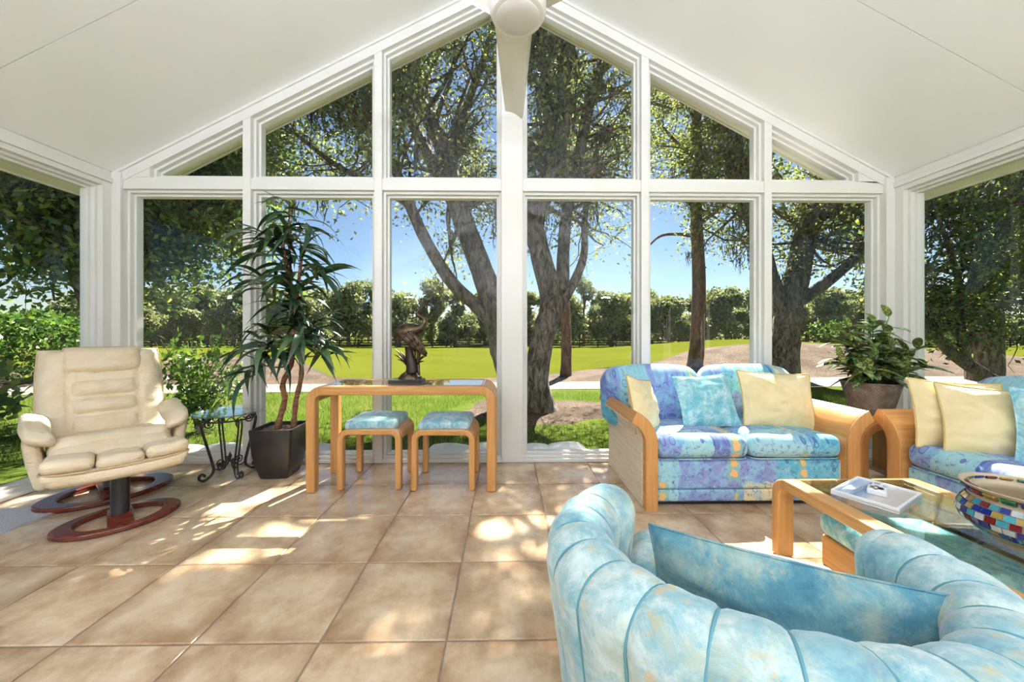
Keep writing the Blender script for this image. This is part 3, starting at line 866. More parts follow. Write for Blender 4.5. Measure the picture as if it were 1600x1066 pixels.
# row of trees at the far side of the fairway
rng = random.Random(77)
def ordinal(k):
    one = ['first', 'second', 'third', 'fourth', 'fifth', 'sixth', 'seventh', 'eighth', 'ninth', 'tenth', 'eleventh', 'twelfth', 'thirteenth', 'fourteenth', 'fifteenth', 'sixteenth', 'seventeenth', 'eighteenth', 'nineteenth']
    if k < 19: return one[k]
    tens = {1: 'twent', 2: 'thirt', 3: 'fort'}[(k + 1) // 10 - 1]
    return tens + 'ieth' if (k + 1) % 10 == 0 else tens + 'y-' + one[(k + 1) % 10 - 1]
for k in range(34):
    px = 120 + k * 42 + rng.uniform(-9, 9); Y = 53.0 + (k % 2) * 5 + rng.uniform(-1, 1)
    d = ray(px, 520); x = d.x / d.y * Y
    tall = 8.0 + rng.uniform(-0.8, 1.0) + (1.4 if k in (9, 10, 11, 13) else 0) + (k % 2) * 0.9
    if k == 19:
        simple_tree('pine_tree', 'taller thin pine in the far tree line right of the central oak', x, Y, tall + 2.0, 2.4, 300 + k, M['far_leaf'], 3600, 0.34, 'trees along the far side of the fairway', 0, 0.22, 0.4, M['pine_bark'], 12, 0.5)
    else:
        simple_tree('oak_tree', 'rounded grey green oak, %s from left in the far tree line' % ordinal(k), x, Y, tall, 3.2 + rng.uniform(-.4, .4), 300 + k, M['far_leaf'], 6500, 0.5, 'trees along the far side of the fairway', rng.uniform(-0.4, 0.4), 0.26, 0.14, None, 20, 0.8)
# low dark belt behind the fence
def hedge(name, label, pts, h, thick, n, leaf, mat, seed, cat='hedge'):
    rs = np.random.default_rng(seed); rng = random.Random(seed)
    cp = catmull(pts, 8); P = np.array([tuple(p) for p in cp])
    seg = np.linalg.norm(np.diff(P, axis=0), axis=1); cum = np.concatenate([[0], np.cumsum(seg)])
    t = rs.uniform(0, cum[-1], n)
    base = np.stack([np.interp(t, cum, P[:, i]) for i in range(3)], 1)
    hh_ = h * (0.85 + 0.25 * np.sin(t * 0.9) * np.sin(t * 0.37 + 1))
    off = rs.normal(size=(n, 3)) * [thick, thick, 0]; off[:, 2] = hh_ * rs.uniform(0, 1, n) ** 0.7
    b0 = Vector(P[0])
    root = thing(name, label, cat, b0)
    me = leaves_mesh(name + '_foliage', base + off, rs, leaf, mat, 0.55)
    me.transform(Matrix.Translation(-b0))
    o = bpy.data.objects.new('foliage', me); COL.objects.link(o); o.parent = root; o['kind'] = 'stuff'
    st = MB()
    for k in range(14):
        p = cp[int(k * (len(cp) - 1) / 13)] - b0
        st.tube([p + Vector((rng.gauss(0, .1), rng.gauss(0, .1), -0.1)), p + Vector((rng.gauss(0, .2), rng.gauss(0, .2), h * 0.7))], [0.03, 0.012], 5)
    st.build('stems', M['bark'], root, smooth=180)
    return root
hedge('far_thicket', 'dark undergrowth behind the far fence', [(-100, 68, -1.1), (-40, 68, -1.1), (20, 68, -1.1), (120, 67, -1.1)], 6.0, 0.9, 42000, 0.7, M['far_leaf'], 41, 'undergrowth')
hedge('hedge', 'leafy green hedge seen through the left wall window', [(-24, 11.0, -0.1), (-17, 9.6, -0.1), (-12.5, 9.4, -0.1), (-10.6, 9.6, -0.1)], 1.75, 0.45, 16000, 0.14, M['shrub_leaf'], 42)
# fence in front of the far trees
M['fence'] = plain('dark_fence_wood', (0.05, 0.045, 0.04), 0.8, 0.2, var=0.2)
fe = thing('fence', 'dark post and rail fence along the far edge of the fairway', 'fence', (0, 49.5, ground_z(0, 49.5)))
for z in (0.3, 0.62, 0.95):
    MB().box(-80, 90, -0.03, 0.03, z - 0.1, z + 0.06).build('rail', M['fence'], fe, smooth=0)
pm = MB().box(-0.07, 0.07, -0.07, 0.07, -0.3, 1.12).build('post', M['fence'], fe, smooth=0); pm.location = (-80, 0.08, 0)
for k in range(1, 69): piece('post', pm.data, fe, (-80 + k * 2.5, 0.08, 0))
# shrubs right outside
def shrub(label, x, y, h, r, seed, n, leaf, mat, name='shrub', z=None):
    rng = random.Random(seed); rs = np.random.default_rng(seed)
    z = ground_z(x, y) if z is None else z
    root = thing(name, label, 'shrub', (x, y, z))
    st = MB(); cl = []
    for k in range(16):
        w = rng.uniform(0, 2 * PI); q = rng.uniform(0.3, 1.0)
        tip = Vector((r * q * math.cos(w), r * q * math.sin(w), h * rng.uniform(0.45, 1.0)))
        p = catmull([(0, 0, -0.05), (tip.x * 0.35, tip.y * 0.35, tip.z * 0.55), tip], 5)
        st.tube(p, [0.014 * (1 - i / 12) for i in range(len(p))], 5)
        cl.append(scatter(p[3:], n // 16, 0.07, rs))
    st.build('stems', M['bark'], root, smooth=180)
    me = leaves_mesh(name + '_foliage', np.concatenate(cl) + np.array([x, y, z]), rs, leaf, mat, 0.45, prune=False)
    me.transform(Matrix.Translation((-x, -y, -z)))
    o = bpy.data.objects.new('foliage', me); COL.objects.link(o); o.parent = root; o['kind'] = 'stuff'
    return root
shrub('leafy shrub with drooping sprays right behind the recliner', -3.75, 4.5, 1.15, 0.62, 51, 1300, 0.085, M['shrub_leaf'])
shrub('low glossy shrub close outside the left wall', -4.25, 2.75, 1.05, 0.5, 52, 2200, 0.11, M['broad_leaf'])
shrub('pale yellow green shrub standing beyond the far right mulch mound', at_y(1290, 520, 30).x, 30.0, 2.1, 2.0, 53, 5000, 0.22, M['shrub_leaf'])

# grass blades close to the glass
rs = np.random.default_rng(8)
N = 60000
gx = rs.uniform(-9, 9, N); gy = W + 0.3 + (rs.uniform(0, 1, N) ** 1.4) * 4.0
ok = (((gx - 0.6) / 1.45) ** 2 + ((gy - 5.75) / 0.95) ** 2 > 1.0) & (gy < 7.4)
gx, gy = gx[ok], gy[ok]
gz = np.full(len(gx), -0.105)
hgt = rs.uniform(0.035, 0.085, len(gx)); wd = rs.uniform(0.002, 0.0045, len(gx)); az = rs.uniform(0, 2 * PI, len(gx))
lx, ly = rs.normal(0, 0.35, len(gx)) * hgt, rs.normal(0, 0.35, len(gx)) * hgt
bs = np.stack([gx, gy, gz], 1); sd_ = np.stack([np.cos(az) * wd, np.sin(az) * wd, 0 * wd], 1); tp = np.stack([lx, ly, hgt], 1)
co = np.stack([bs - sd_, bs + sd_, bs + tp * 0.6 + sd_ * 0.7, bs + tp], 1).reshape(-1, 3)
M['grass_blade'] = leaf_mat('grass_blade', [(0.045, 0.085, 0.015), (0.085, 0.135, 0.022), (0.17, 0.19, 0.05)], 0.4, 0.5)
gme = fast_mesh('grass_blades', co, np.arange(len(co)).reshape(-1, 4), M['grass_blade'], np.repeat(rs.uniform(0, 1, len(gx)), 4))
go = bpy.data.objects.new('grass', gme); COL.objects.link(go)
tag(go, 'short grass blades of the lawn close to the windows', 'grass', kind='stuff')
# ------------------------------------------------------------------ fabrics and leather
def leather_mat():
    n = NT('cream_leather'); v = n.coord()
    a, _ = n.noise(v, 6, 4); b, _ = n.noise(n.coord('Object', (0.55, 1, 1.7)), 15, 4, 0.6, 1.8); c, _ = n.noise(v, 220, 2)
    col = n.ramp(a, [(0.3, (0.68, 0.545, 0.355)), (0.7, (0.78, 0.665, 0.475))])
    h = n.math('ADD', n.math('MULTIPLY', b, 0.7), n.math('MULTIPLY', c, 0.12))
    return n.principled(col, 0.42, 0.4, 0, n.bump(h, 0.6, 0.016))
M['leather'] = leather_mat()
M['leather_dark'] = plain('leather_piping', (0.52, 0.38, 0.22), 0.5, 0.3)
M['mahogany'] = None
n_ = NT('mahogany'); v_ = n_.coord('Object', (3, 20, 20)); a_, _ = n_.noise(v_, 2, 4)
M['mahogany'] = n_.principled(n_.ramp(a_, [(0.3, (0.075, 0.012, 0.008)), (0.7, (0.17, 0.035, 0.018))]), 0.22, 0.6)

# ------------------------------------------------------------------ recliner and ottoman
FACE = math.atan2(-0.62, 0.78)                # direction the chair faces
CH_RZ = FACE + PI / 2                         # local -Y is the front
def superoval(a, b, n=48, e=2.5):
    out = []
    for k in range(n):
        w = 2 * PI * k / n
        c, s = math.cos(w), math.sin(w)
        out.append((a * math.copysign(abs(c) ** (2 / e), c), b * math.copysign(abs(s) ** (2 / e), s)))
    return out
def oval_base(parent, a, b, t=0.035, ring=0.06):
    fm = lambda x, y, d: (x, y, d)
    o = superoval(a, b, 56, 1.9); i = superoval(a - ring * 1.7, b - ring, 56, 2.0)
    MB().ring(o, i, fm, 0.004, t).build('base_ring', M['mahogany'], parent, smooth=50, bevel=0.008, seg=3)
    # raised bridge across the ring that carries the column
    pts = []
    for k in range(17):
        y = lerp(-(b - ring * 0.6), b - ring * 0.6, k / 16)
        pts.append((0, y, t * 0.45 + 0.030 * (1 - (2 * k / 16 - 1) ** 2)))
    MB().sweep(pts, rrect(0.020, 0.11, 0.008, 2), (1, 0, 0)).build('bridge', M['mahogany'], parent, smooth=50)
REC = thing('recliner', 'cream leather swivel recliner with dark wood oval base in left corner', 'armchair', (-2.76, 2.58, 0), CH_RZ)
oval_base(REC, 0.33, 0.25)
MB().lathe([(0.0, 0.035), (0.045, 0.035), (0.032, 0.055), (0.032, 0.27), (0.06, 0.285), (0.0, 0.285)], 24).build('column', M['black'], REC, smooth=40)
MB().box(-0.2, 0.2, -0.17, 0.17, 0.262, 0.285).build('swivel_plate', M['black'], REC, smooth=0, bevel=0.005)
# seat
def seat_warp(p):
    return (p.x, p.y, p.z + 0.06 * sstep(0.05, -0.27, p.y) - 0.03 * (1 - (p.x / 0.3) ** 2) * 0.5 + 0.011 * noise.noise(Vector((p.x * 12, p.y * 7, 3))))
MB().rbox((0, -0.06, 0.36), (0.53, 0.56, 0.15), 0.06, (0.01, 0.02, 0.025), 4, 10, warp=seat_warp).build('seat', M['leather'], REC, smooth=180)
MB().rbox((0, -0.33, 0.375), (0.54, 0.13, 0.12), 0.055, (0, 0.02, 0.015), 4, 8, warp=lambda p: (p.x, p.y, p.z + 0.008 * noise.noise(Vector((p.x * 14, p.y * 8, 1))))).build('seat_roll', M['leather'], REC, smooth=180)
# reclined back: frame of reference along the back surface
def back_pt(x, t, d):
    """x across, t 0..1 up the back, d proud of the surface"""
    L = 0.72; th = R(24) - R(10) * t
    y = 0.17 + L * t * math.sin(R(21)); z = 0.37 + L * t * math.cos(R(21)) * 0.92
    return Vector((x, y - d * math.cos(th), z + d * math.sin(th)))
def back_w(t): return 0.318 - 0.005 * t - 0.010 * max(0, t - 0.72) / 0.28
def back_shell(u, v):
    x = (2 * u - 1); w = back_w(v)
    e = 1 - abs(x) ** 8; f = 1 - max(0, (v - 0.9) / 0.1) ** 3 * 0.9
    d = 0.055 * e * f + 0.035 * abs(x) ** 2.2 * e + 0.010 * noise.noise(Vector((x * 4, v * 15, 2))) + 0.007 * noise.noise(Vector((x * 9, v * 34, 5)))
    d -= 0.016 * math.exp(-((abs(x) - 0.55) / 0.03) ** 2)
    return back_pt(x * w, v, d)
def back_rear(u, v):
    x = (2 * u - 1); w = back_w(v)
    return back_pt(x * w, v, -0.055 * (1 - abs(x) ** 6) * (1 - max(0, (v - 0.9) / 0.1) ** 3 * 0.9) - 0.001)
bk = MB().grid(back_shell, 40, 40).build('backrest', M['leather'], REC, smooth=180)
MB().grid(back_rear, 24, 20).build('back_shell', M['leather'], REC, smooth=180)
edge = [back_pt(-back_w(t), t, 0.0) for t in [i / 24 for i in range(25)]] + [back_pt(lerp(-1, 1, i / 12) * back_w(1), 1.0, 0.0) for i in range(1, 12)] + [back_pt(back_w(t), t, 0.0) for t in [1 - i / 24 for i in range(25)]]
MB().tube(edge, 0.007, 6).build('piping', M['leather_dark'], bk, smooth=180)
for (t0, t1) in ((0.0, 0.24), (0.255, 0.43), (0.445, 0.63)):      # padded bolsters of the inner panel
    def bol(u, v, t0=t0, t1=t1):
        x = 2 * u - 1; t = lerp(t0, t1, v); y = 2 * v - 1
        return back_pt(x * 0.165, t, 0.050 + 0.042 * (1 - abs(y) ** 2.6) * (1 - abs(x) ** 8) ** 0.6 + 0.007 * noise.noise(Vector((x * 4, t * 26, 5))))
    MB().grid(bol, 18, 12).build('back_pad', M['leather'], REC, smooth=180)
def hr(u, v):
    x = 2 * u - 1; y = 2 * v - 1
    w = 0.205 * (1 - 0.08 * y * y)
    k = (1 - abs(x) ** 5) ** 0.5 * (1 - abs(y) ** 3.2) ** 0.6
    return back_pt(x * w, 0.865 + 0.15 * y, 0.045 + 0.06 * k + 0.010 * noise.noise(Vector((x * 6, y * 2.5, 8))))
hp = MB().grid(hr, 24, 16).build('headrest', M['leather'], REC, smooth=180)
hed = [hr(a, 0) for a in [i / 14 for i in range(15)]] + [hr(1, b) for b in [i / 8 for i in range(1, 8)]] + [hr(1 - a, 1) for a in [i / 14 for i in range(15)]] + [hr(0, 1 - b) for b in [i / 8 for i in range(1, 8)]]
MB().tube(hed, 0.006, 6, closed=True).build('piping', M['leather_dark'], hp, smooth=180)
# arms: upright pad and padded top that flares outward
for s in (-1, 1):
    ap = MB().rbox((s * 0.285, -0.11, 0.34), (0.06, 0.38, 0.30), 0.035, (0.012, 0, 0), 4, 6, warp=lambda p, s=s: (p.x + s * 0.05 * (p.z + 0.15) / 0.3, p.y, p.z)).build('arm_panel', M['leather'], REC, smooth=180)
    def armtop(p, s=s):
        k = sstep(-0.05, -0.26, p.y)
        return (p.x - s * 0.02 * k + 0.0, p.y, p.z - 0.03 * k + 0.02 * (p.x * s) / 0.06 + 0.035 * sstep(0.0, 0.2, p.y))
    MB().rbox((s * 0.315, -0.11, 0.525), (0.125, 0.46, 0.075), 0.036, (0, 0.02, 0.018), 4, 8, warp=armtop).build('arm_pad', M['leather'], REC, smooth=180)
    MB().box(s * 0.24 - 0.03, s * 0.24 + 0.03, -0.1, 0.05, 0.255, 0.30).build('arm_bracket', M['black'], REC, smooth=0)

OTT = thing('ottoman', 'cream leather footstool on dark wood oval base in front of the recliner', 'footstool', (-2.30, 2.21, 0), CH_RZ - R(4))
oval_base(OTT, 0.27, 0.20, 0.032, 0.05)
MB().lathe([(0.0, 0.035), (0.05, 0.035), (0.042, 0.055), (0.042, 0.27), (0.0, 0.27)], 24).build('column', M['black'], OTT, smooth=40)
def ottw(p): return (p.x * (1 - 0.06 * (p.z < 0)), p.y * (1 + 0.0), p.z - 0.13 * p.y + 0.02 * (p.x / 0.3) ** 2)
def ott_cush(p):
    q = ottw(p)
    return (q[0], q[1], q[2] + 0.010 * noise.noise(Vector((p.x * 16, p.y * 8, 7))) * (p.z > 0))
MB().rbox((0, 0, 0.315), (0.58, 0.36, 0.09), 0.035, (0, 0.01, -0.01), 3, 8, warp=ottw).build('underside', M['leather'], OTT, smooth=180)
for k in (-1, 0, 1):
    MB().rbox((k * 0.195, 0, 0.375 + (0.01 if k else 0)), (0.192, 0.37, 0.075), 0.034, (0, 0.012, 0.014), 4, 6, warp=lambda p, k=k: (p.x, p.y, ott_cush(Vector((p.x + k * 0.195, p.y, p.z)))[2])).build('cushion_pad', M['leather'], OTT, smooth=180)
rim = [(x, y, 0.345 - 0.13 * y + 0.02 * (x / 0.3) ** 2) for x, y in superoval(0.293, 0.186, 48, 7)]
MB().tube(rim, 0.006, 6, closed=True).build('piping', M['leather_dark'], OTT, smooth=180)

# ------------------------------------------------------------------ iron side table
ST = thing('side_table', 'small wrought iron table with round glass top beside the planter', 'side table', (-2.17, 2.90, 0), R(12))
MB().lathe([(0.0, 0.498), (0.232, 0.498), (0.236, 0.502), (0.236, 0.506), (0.232, 0.51), (0.0, 0.51)], 48).build('glass_top', M['glass_top'], ST, smooth=40)
MB().tube([(0.165 * math.cos(2*PI*k/40), 0.165 * math.sin(2*PI*k/40), 0.452) for k in range(40)], 0.006, 6, closed=True).build('apron_ring', M['iron'], ST, smooth=180)
MB().tube([(0.165 * math.cos(2*PI*k/40), 0.165 * math.sin(2*PI*k/40), 0.49) for k in range(40)], 0.006, 6, closed=True).build('apron_ring', M['iron'], ST, smooth=180)
def spiral(cx, cz, r0, r1, a0, turns, n=26):
    return [(cx + lerp(r0, r1, i / n) * math.cos(a0 + turns * 2 * PI * i / n), cz + lerp(r0, r1, i / n) * math.sin(a0 + turns * 2 * PI * i / n)) for i in range(n + 1)]
for k in range(4):
    w = PI / 2 * k + PI / 4
    def P(r, z, dt=0.0): return (r * math.cos(w) - dt * math.sin(w), r * math.sin(w) + dt * math.cos(w), z)
    for dt in (-0.011, 0.011):
        prof = [(0.155, 0.46), (0.178, 0.43), (0.172, 0.37), (0.145, 0.26), (0.118, 0.15), (0.105, 0.085), (0.112, 0.05), (0.135, 0.025), (0.165, 0.012), (0.19, 0.025), (0.192, 0.05), (0.175, 0.062), (0.16, 0.052), (0.163, 0.038)]
        MB().tube(catmull([P(r_, z_, dt) for r_, z_ in prof], 4), 0.0065, 6).build('leg', M['iron'], ST, smooth=180)
    MB().tube([P(r_, z_) for r_, z_ in spiral(0.128, 0.425, 0.036, 0.008, PI / 2, -1.4)], 0.005, 6).build('scroll', M['iron'], ST, smooth=180)
    br = catmull([P(0.105, 0.085), P(0.07, 0.065), P(0.035, 0.09), P(0.018, 0.13)], 5)
    MB().tube(br, 0.005, 6).build('stretcher', M['iron'], ST, smooth=180)
    MB().tube([P(r_, z_) for r_, z_ in spiral(0.058, 0.118, 0.03, 0.008, -PI / 2, 1.3)], 0.0045, 6).build('scroll', M['iron'], ST, smooth=180)
    rs_ = random.Random(k)
    vine = [(0.165 * math.cos(w + PI / 2 * i / 16), 0.165 * math.sin(w + PI / 2 * i / 16), 0.471 + 0.014 * math.sin(i * 1.6)) for i in range(17)]
    MB().tube(vine, 0.004, 5).build('vine_ornament', M['iron'], ST, smooth=180)
MB().lathe([(0.0, 0.105), (0.012, 0.115), (0.006, 0.13), (0.014, 0.15), (0.006, 0.175), (0.0, 0.19)], 12).build('finial', M['iron'], ST, smooth=180)

# ------------------------------------------------------------------ potted dracaena
PL = thing('potted_dracaena', 'tall dracaena with narrow dark leaves in black square planter', 'potted plant', (-1.785, 2.915, 0), R(4))
n_ = NT('black_planter'); v_ = n_.coord(); a_, _ = n_.noise(v_, 9, 5)
M['planter'] = n_.principled(n_.ramp(a_, [(0.35, (0.010, 0.009, 0.009)), (0.75, (0.03, 0.025, 0.022))]), 0.38, 0.5, 0, n_.bump(a_, 0.1, 0.01))
def sq(h, r=0.02): return rrect(2 * h, 2 * h, r, 3)
prof = [(0.095, 0.0), (0.105, 0.01), (0.125, 0.09), (0.142, 0.19), (0.151, 0.29), (0.156, 0.37), (0.156, 0.385), (0.140, 0.385), (0.138, 0.35)]
pot = MB(); vs_, fs_ = [], []
nn = len(sq(0.1))
for h, z in prof: vs_ += [(x, y, z) for x, y in sq(h)]
for i in range(len(prof) - 1):
    for k in range(nn): fs_.append((i*nn+k, i*nn+(k+1) % nn, (i+1)*nn+(k+1) % nn, (i+1)*nn+k))
fs_.append(tuple(range(nn))[::-1])
pot.add(vs_, fs_).build('planter', M['planter'], PL, smooth=40)
M['soil'] = plain('bark_soil', (0.10, 0.07, 0.05), 0.95, 0.1, var=0.6, scale=60, bump=1.0, bscale=60)
MB().grid(lambda u, v: ((u - 0.5) * 0.276, (v - 0.5) * 0.276, 0.358 + 0.012 * noise.noise(Vector((u * 9, v * 9, 0)))), 20, 20).build('soil', M['soil'], PL, smooth=180)
n_ = NT('dracaena_bark'); v_ = n_.coord('Object', (6, 6, 30)); a_, _ = n_.noise(v_, 2, 4)
M['cane'] = n_.principled(n_.ramp(a_, [(0.3, (0.10, 0.045, 0.022)), (0.7, (0.27, 0.14, 0.07))]), 0.8, 0.2, 0, n_.bump(a_, 0.4, 0.01))
def lpx(px, py, dy=0.0):
    p = at_y(px, py, 2.915 + dy); q = Vector((p.x + 1.785, p.y - 2.915, p.z)); q.rotate(Matrix.Rotation(-R(4), 3, 'Z')); return q
c1 = catmull([lpx(434, 664), lpx(445, 625), lpx(442, 600), lpx(456, 565, 0.02), lpx(458, 520, 0.03), lpx(456, 470, 0.02), lpx(448, 420, 0), lpx(440, 370, -0.02)], 6)
c2 = catmull([lpx(459, 664, 0.05), lpx(463, 625, 0.05), lpx(471, 585, 0.03), lpx(468, 540, 0.02), lpx(462, 490, 0), lpx(468, 430, -0.02), lpx(474, 385, -0.02)], 6)
c3 = catmull([lpx(458, 520, 0.03), lpx(455, 450, 0.05), lpx(452, 380, 0.05), lpx(452, 325, 0.04)], 6)
c1[0].z = c2[0].z = 0.345
MB().tube(c1, [lerp(0.024, 0.012, i / (len(c1) - 1)) * (1 + 0.12 * math.sin(i * 1.9)) for i in range(len(c1))], 8).build('cane', M['cane'], PL, smooth=180)
MB().tube(c2, [lerp(0.022, 0.011, i / (len(c2) - 1)) * (1 + 0.12 * math.sin(i * 1.7)) for i in range(len(c2))], 8).build('cane', M['cane'], PL, smooth=180)
MB().tube(c3, [lerp(0.015, 0.008, i / (len(c3) - 1)) for i in range(len(c3))], 8).build('cane', M['cane'], PL, smooth=180)
n_ = NT('dracaena_leaf'); v_ = n_.coord(); a_, _ = n_.noise(v_, 5, 2); oi_ = n_.node('ObjectInfo')
M['drac'] = n_.principled(n_.ramp(oi_.outputs['Random'], [(0.0, (0.014, 0.036, 0.016)), (0.6, (0.028, 0.068, 0.026)), (1.0, (0.07, 0.13, 0.045))]), 0.32, 0.5)
def blade(L, w, droop, n=8, fold=0.25):
    vs_, fs = [], []
    for i in range(n + 1):
        t = i / n
        a = R(25) - droop * t
        x = L * (t - 0.12 * t * t * droop); z = L * (0.42 * t - 0.5 * droop * t * t)
        ww = w * (math.sin(PI * min(1, 0.12 + t * 0.9)) ** 0.7) * (1 - t ** 6) + 0.0006
        vs_ += [(x, -ww, z + fold * ww), (x, 0, z), (x, ww, z + fold * ww)]
    for i in range(n):
        b = i * 3
        fs += [(b, b+3, b+4, b+1), (b+1, b+4, b+5, b+2)]
    m = MB().add(vs_, fs); o = m.build('leaf', M['drac'], None, smooth=180); me = o.data
    bpy.data.objects.remove(o); return me
BL = [blade(0.34, 0.021, 1.0), blade(0.38, 0.023, 1.4), blade(0.30, 0.021, 0.7), blade(0.40, 0.024, 1.8)]
rng = random.Random(9)
heads = []
for cn, lo, hi, num in ((c1, 0.50, 1.0, 11), (c2, 0.48, 1.0, 11), (c3, 0.3, 1.0, 8)):
    for k in range(num):
        heads.append(cn[int(lerp(lo, hi, k / max(1, num - 1)) * (len(cn) - 1))])
# short side shoots carry some of the rosettes
shoots = [(c1, 0.55, (-0.17, -0.02, 0.05)), (c1, 0.75, (-0.20, 0.0, 0.10)), (c2, 0.6, (0.13, 0.0, 0.06)), (c2, 0.8, (0.16, -0.03, 0.10)), (c3, 0.5, (-0.12, -0.05, 0.10)), (c3, 0.7, (0.12, -0.04, 0.10)), (c1, 0.5, (-0.12, -0.12, -0.02)), (c2, 0.55, (0.08, -0.12, 0.0)), (c1, 0.95, (-0.12, -0.05, 0.12)), (c1, 0.42, (-0.20, -0.06, 0.02)), (c1, 0.46, (-0.24, 0.0, 0.10)), (c2, 0.46, (0.17, -0.02, 0.02))]
for cn, f, d in shoots:
    p = cn[int(f * (len(cn) - 1))]; e = p + Vector(d)
    MB().tube(catmull([p, p + Vector(d) * 0.5 + Vector((0, 0, -0.02)), e], 4), [0.008 * (1 - i / 14) for i in range(9)], 6).build('shoot', M['cane'], PL, smooth=180)
    heads += [e, e, e]
nl = 0
while nl < 290:
    h = heads[nl % len(heads)]
    az = rng.uniform(0, 2 * PI)
    if h.x < -0.1 and rng.random() < 0.5: az = rng.uniform(PI * 0.6, PI * 1.4)
    if h.x > 0.1 and rng.random() < 0.5: az = rng.uniform(-PI * 0.4, PI * 0.4)
    pit = rng.uniform(-0.55, 0.45)
    d = Vector((math.cos(az), math.sin(az), 0))
    if (h + d * 0.3).y > 0.19 and rng.random() < 0.9: continue
    q = h + Vector((rng.gauss(0, 0.012), rng.gauss(0, 0.012), rng.gauss(0, 0.03)))
    s = rng.uniform(0.75, 1.1)
    piece('leaf', BL[rng.randrange(4)], PL, q, (rng.uniform(-0.5, 0.5), -pit, az), (s, s, s)); nl += 1

# ------------------------------------------------------------------ console table
def teal_mat(name, sc=1.0, flecks=True, light=(0.50, 0.72, 0.72), mid=(0.13, 0.42, 0.50), dark=(0.05, 0.22, 0.36)):
    n = NT(name); v = n.coord('Object')
    a, _ = n.noise(v, 7.0 * sc, 7, 0.72, 0.4); b, _ = n.noise(v, 17 * sc, 5, 0.7, 0.4); w, _ = n.noise(v, 260, 2)
    c = n.ramp(a, [(0.30, dark), (0.45, mid), (0.58, light), (0.72, tuple(min(1, q * 1.25) for q in light))])
    c = n.mix(n.ramp(b, [(0.52, (0, 0, 0)), (0.62, (0.6, 0.6, 0.6))]), c, mid)
    if flecks:
        f, _ = n.noise(v, 9 * sc, 4, 0.6)
        g2, _ = n.noise(v, 30 * sc, 3, 0.7)
        k = n.math('MULTIPLY', n.ramp(f, [(0.55, (0, 0, 0)), (0.64, (1, 1, 1))]), n.ramp(g2, [(0.5, (0, 0, 0)), (0.6, (0.75, 0.75, 0.75))]))
        c = n.mix(k, c, (0.52, 0.34, 0.10))
        f2, _ = n.noise(v, 6.0 * sc, 6, 0.72, 0.3)
        c = n.mix(n.ramp(f2, [(0.50, (0, 0, 0)), (0.66, (0.55, 0.55, 0.55))]), c, (0.42, 0.40, 0.25))
    return n.principled(c, 0.85, 0.2, 0, n.bump(w, 0.12, 0.002), Sheen_Weight=0.3)
M['teal'] = teal_mat('teal_fabric')
M['teal_fine'] = teal_mat('teal_fabric_fine', 2.2, False, (0.42, 0.56, 0.58), (0.17, 0.35, 0.41), (0.09, 0.25, 0.33))
def frame_leg(m, x, y, sx, sy, H, r, w, inset_top):
    pass
def u_leg(name, parent, x, s, y, H, r, tw, ty, mat):
    """leg standing at x whose top bends towards s (+1/-1) along X"""
    path = [(x, y, 0.008), (x, y, H * 0.45), (x, y, H - tw / 2 - r)] + arc((x + s * r, H - tw / 2 - r), r, PI if s > 0 else 0, PI / 2, 10, 'xz', y)[1:]
    return MB().sweep(path, rrect(tw, ty, 0.008, 3), (0, 1, 0)).build(name, mat, parent, smooth=40)
def waterfall_table(t, x0, x1, y0, y1, H, tw, ty, r, glass):
    xs0, xs1 = x0 + tw / 2, x1 - tw / 2
    for y in (y0 + ty / 2, y1 - ty / 2):
        u_leg('leg', t, xs0, 1, y, H, r, tw, ty, M['oak_z']); u_leg('leg', t, xs1, -1, y, H, r, tw, ty, M['oak_z'])
        MB().sweep([(xs0 + r, y, H - tw / 2), (xs1 - r, y, H - tw / 2)], rrect(tw, ty, 0.008, 3), (0, 1, 0)).build('rail', M['oak_x'], t, smooth=40)
    for x, s in ((xs0, 1), (xs1, -1)):
        # end rails follow the bend of the legs
        a = arc((x + s * r, H - tw / 2 - r), r, PI if s > 0 else 0, PI / 2, 8, 'xz', 0)
        MB().sweep([(p[0], 0, p[2]) for p in a], rrect(tw, y1 - y0 - 2 * ty, 0.003, 1), (0, 1, 0)).build('end_rail', M['oak_y'], t, smooth=40, loc=(0, (y0 + y1) / 2, 0))
    gx0, gx1 = x0 + tw / 2 + r - 0.02, x1 - tw / 2 - r + 0.02
    if glass:
        MB().box(gx0, gx1, y0 + ty * 0.92, y1 - ty * 0.92, H - 0.011, H - 0.001).build('glass_top', M['glass_top'], t, smooth=0)
CO = thing('console_table', 'long oak waterfall console table with inset glass top', 'table', (-0.735, 2.765, 0))
waterfall_table(CO, -0.66, 0.66, -0.21, 0.21, 0.745, 0.062, 0.066, 0.075, True)
def stool(x, y, rz, label):
    t = thing('stool', label, 'stool', (x, y, 0), rz, 'stools pushed under the console')
    waterfall_table(t, -0.225, 0.225, -0.2, 0.2, 0.435, 0.042, 0.056, 0.055, False)
    MB().box(-0.19, 0.19, -0.145, 0.145, 0.39, 0.42).build('seat_board', M['oak_x'], t, smooth=0)
    MB().rbox((0, 0, 0.452), (0.37, 0.36, 0.07), 0.03, (0, 0, 0.022), 4, 6).build('seat_cushion', M['teal_fine'], t, smooth=180)
    for px_ in (-0.204, 0.204):
        for py_ in (-0.17, 0.17): MB().lathe([(0, 0), (0.014, 0), (0.014, 0.009), (0, 0.009)], 10, (px_, py_, 0)).build('foot', M['black'], t, smooth=40)
    return t
stool(-0.975, 2.795, R(0.6), 'oak stool with teal cushion, left one of the pair under console')
stool(-0.445, 2.775, R(-0.6), 'oak stool with teal cushion, right one of the pair under console')

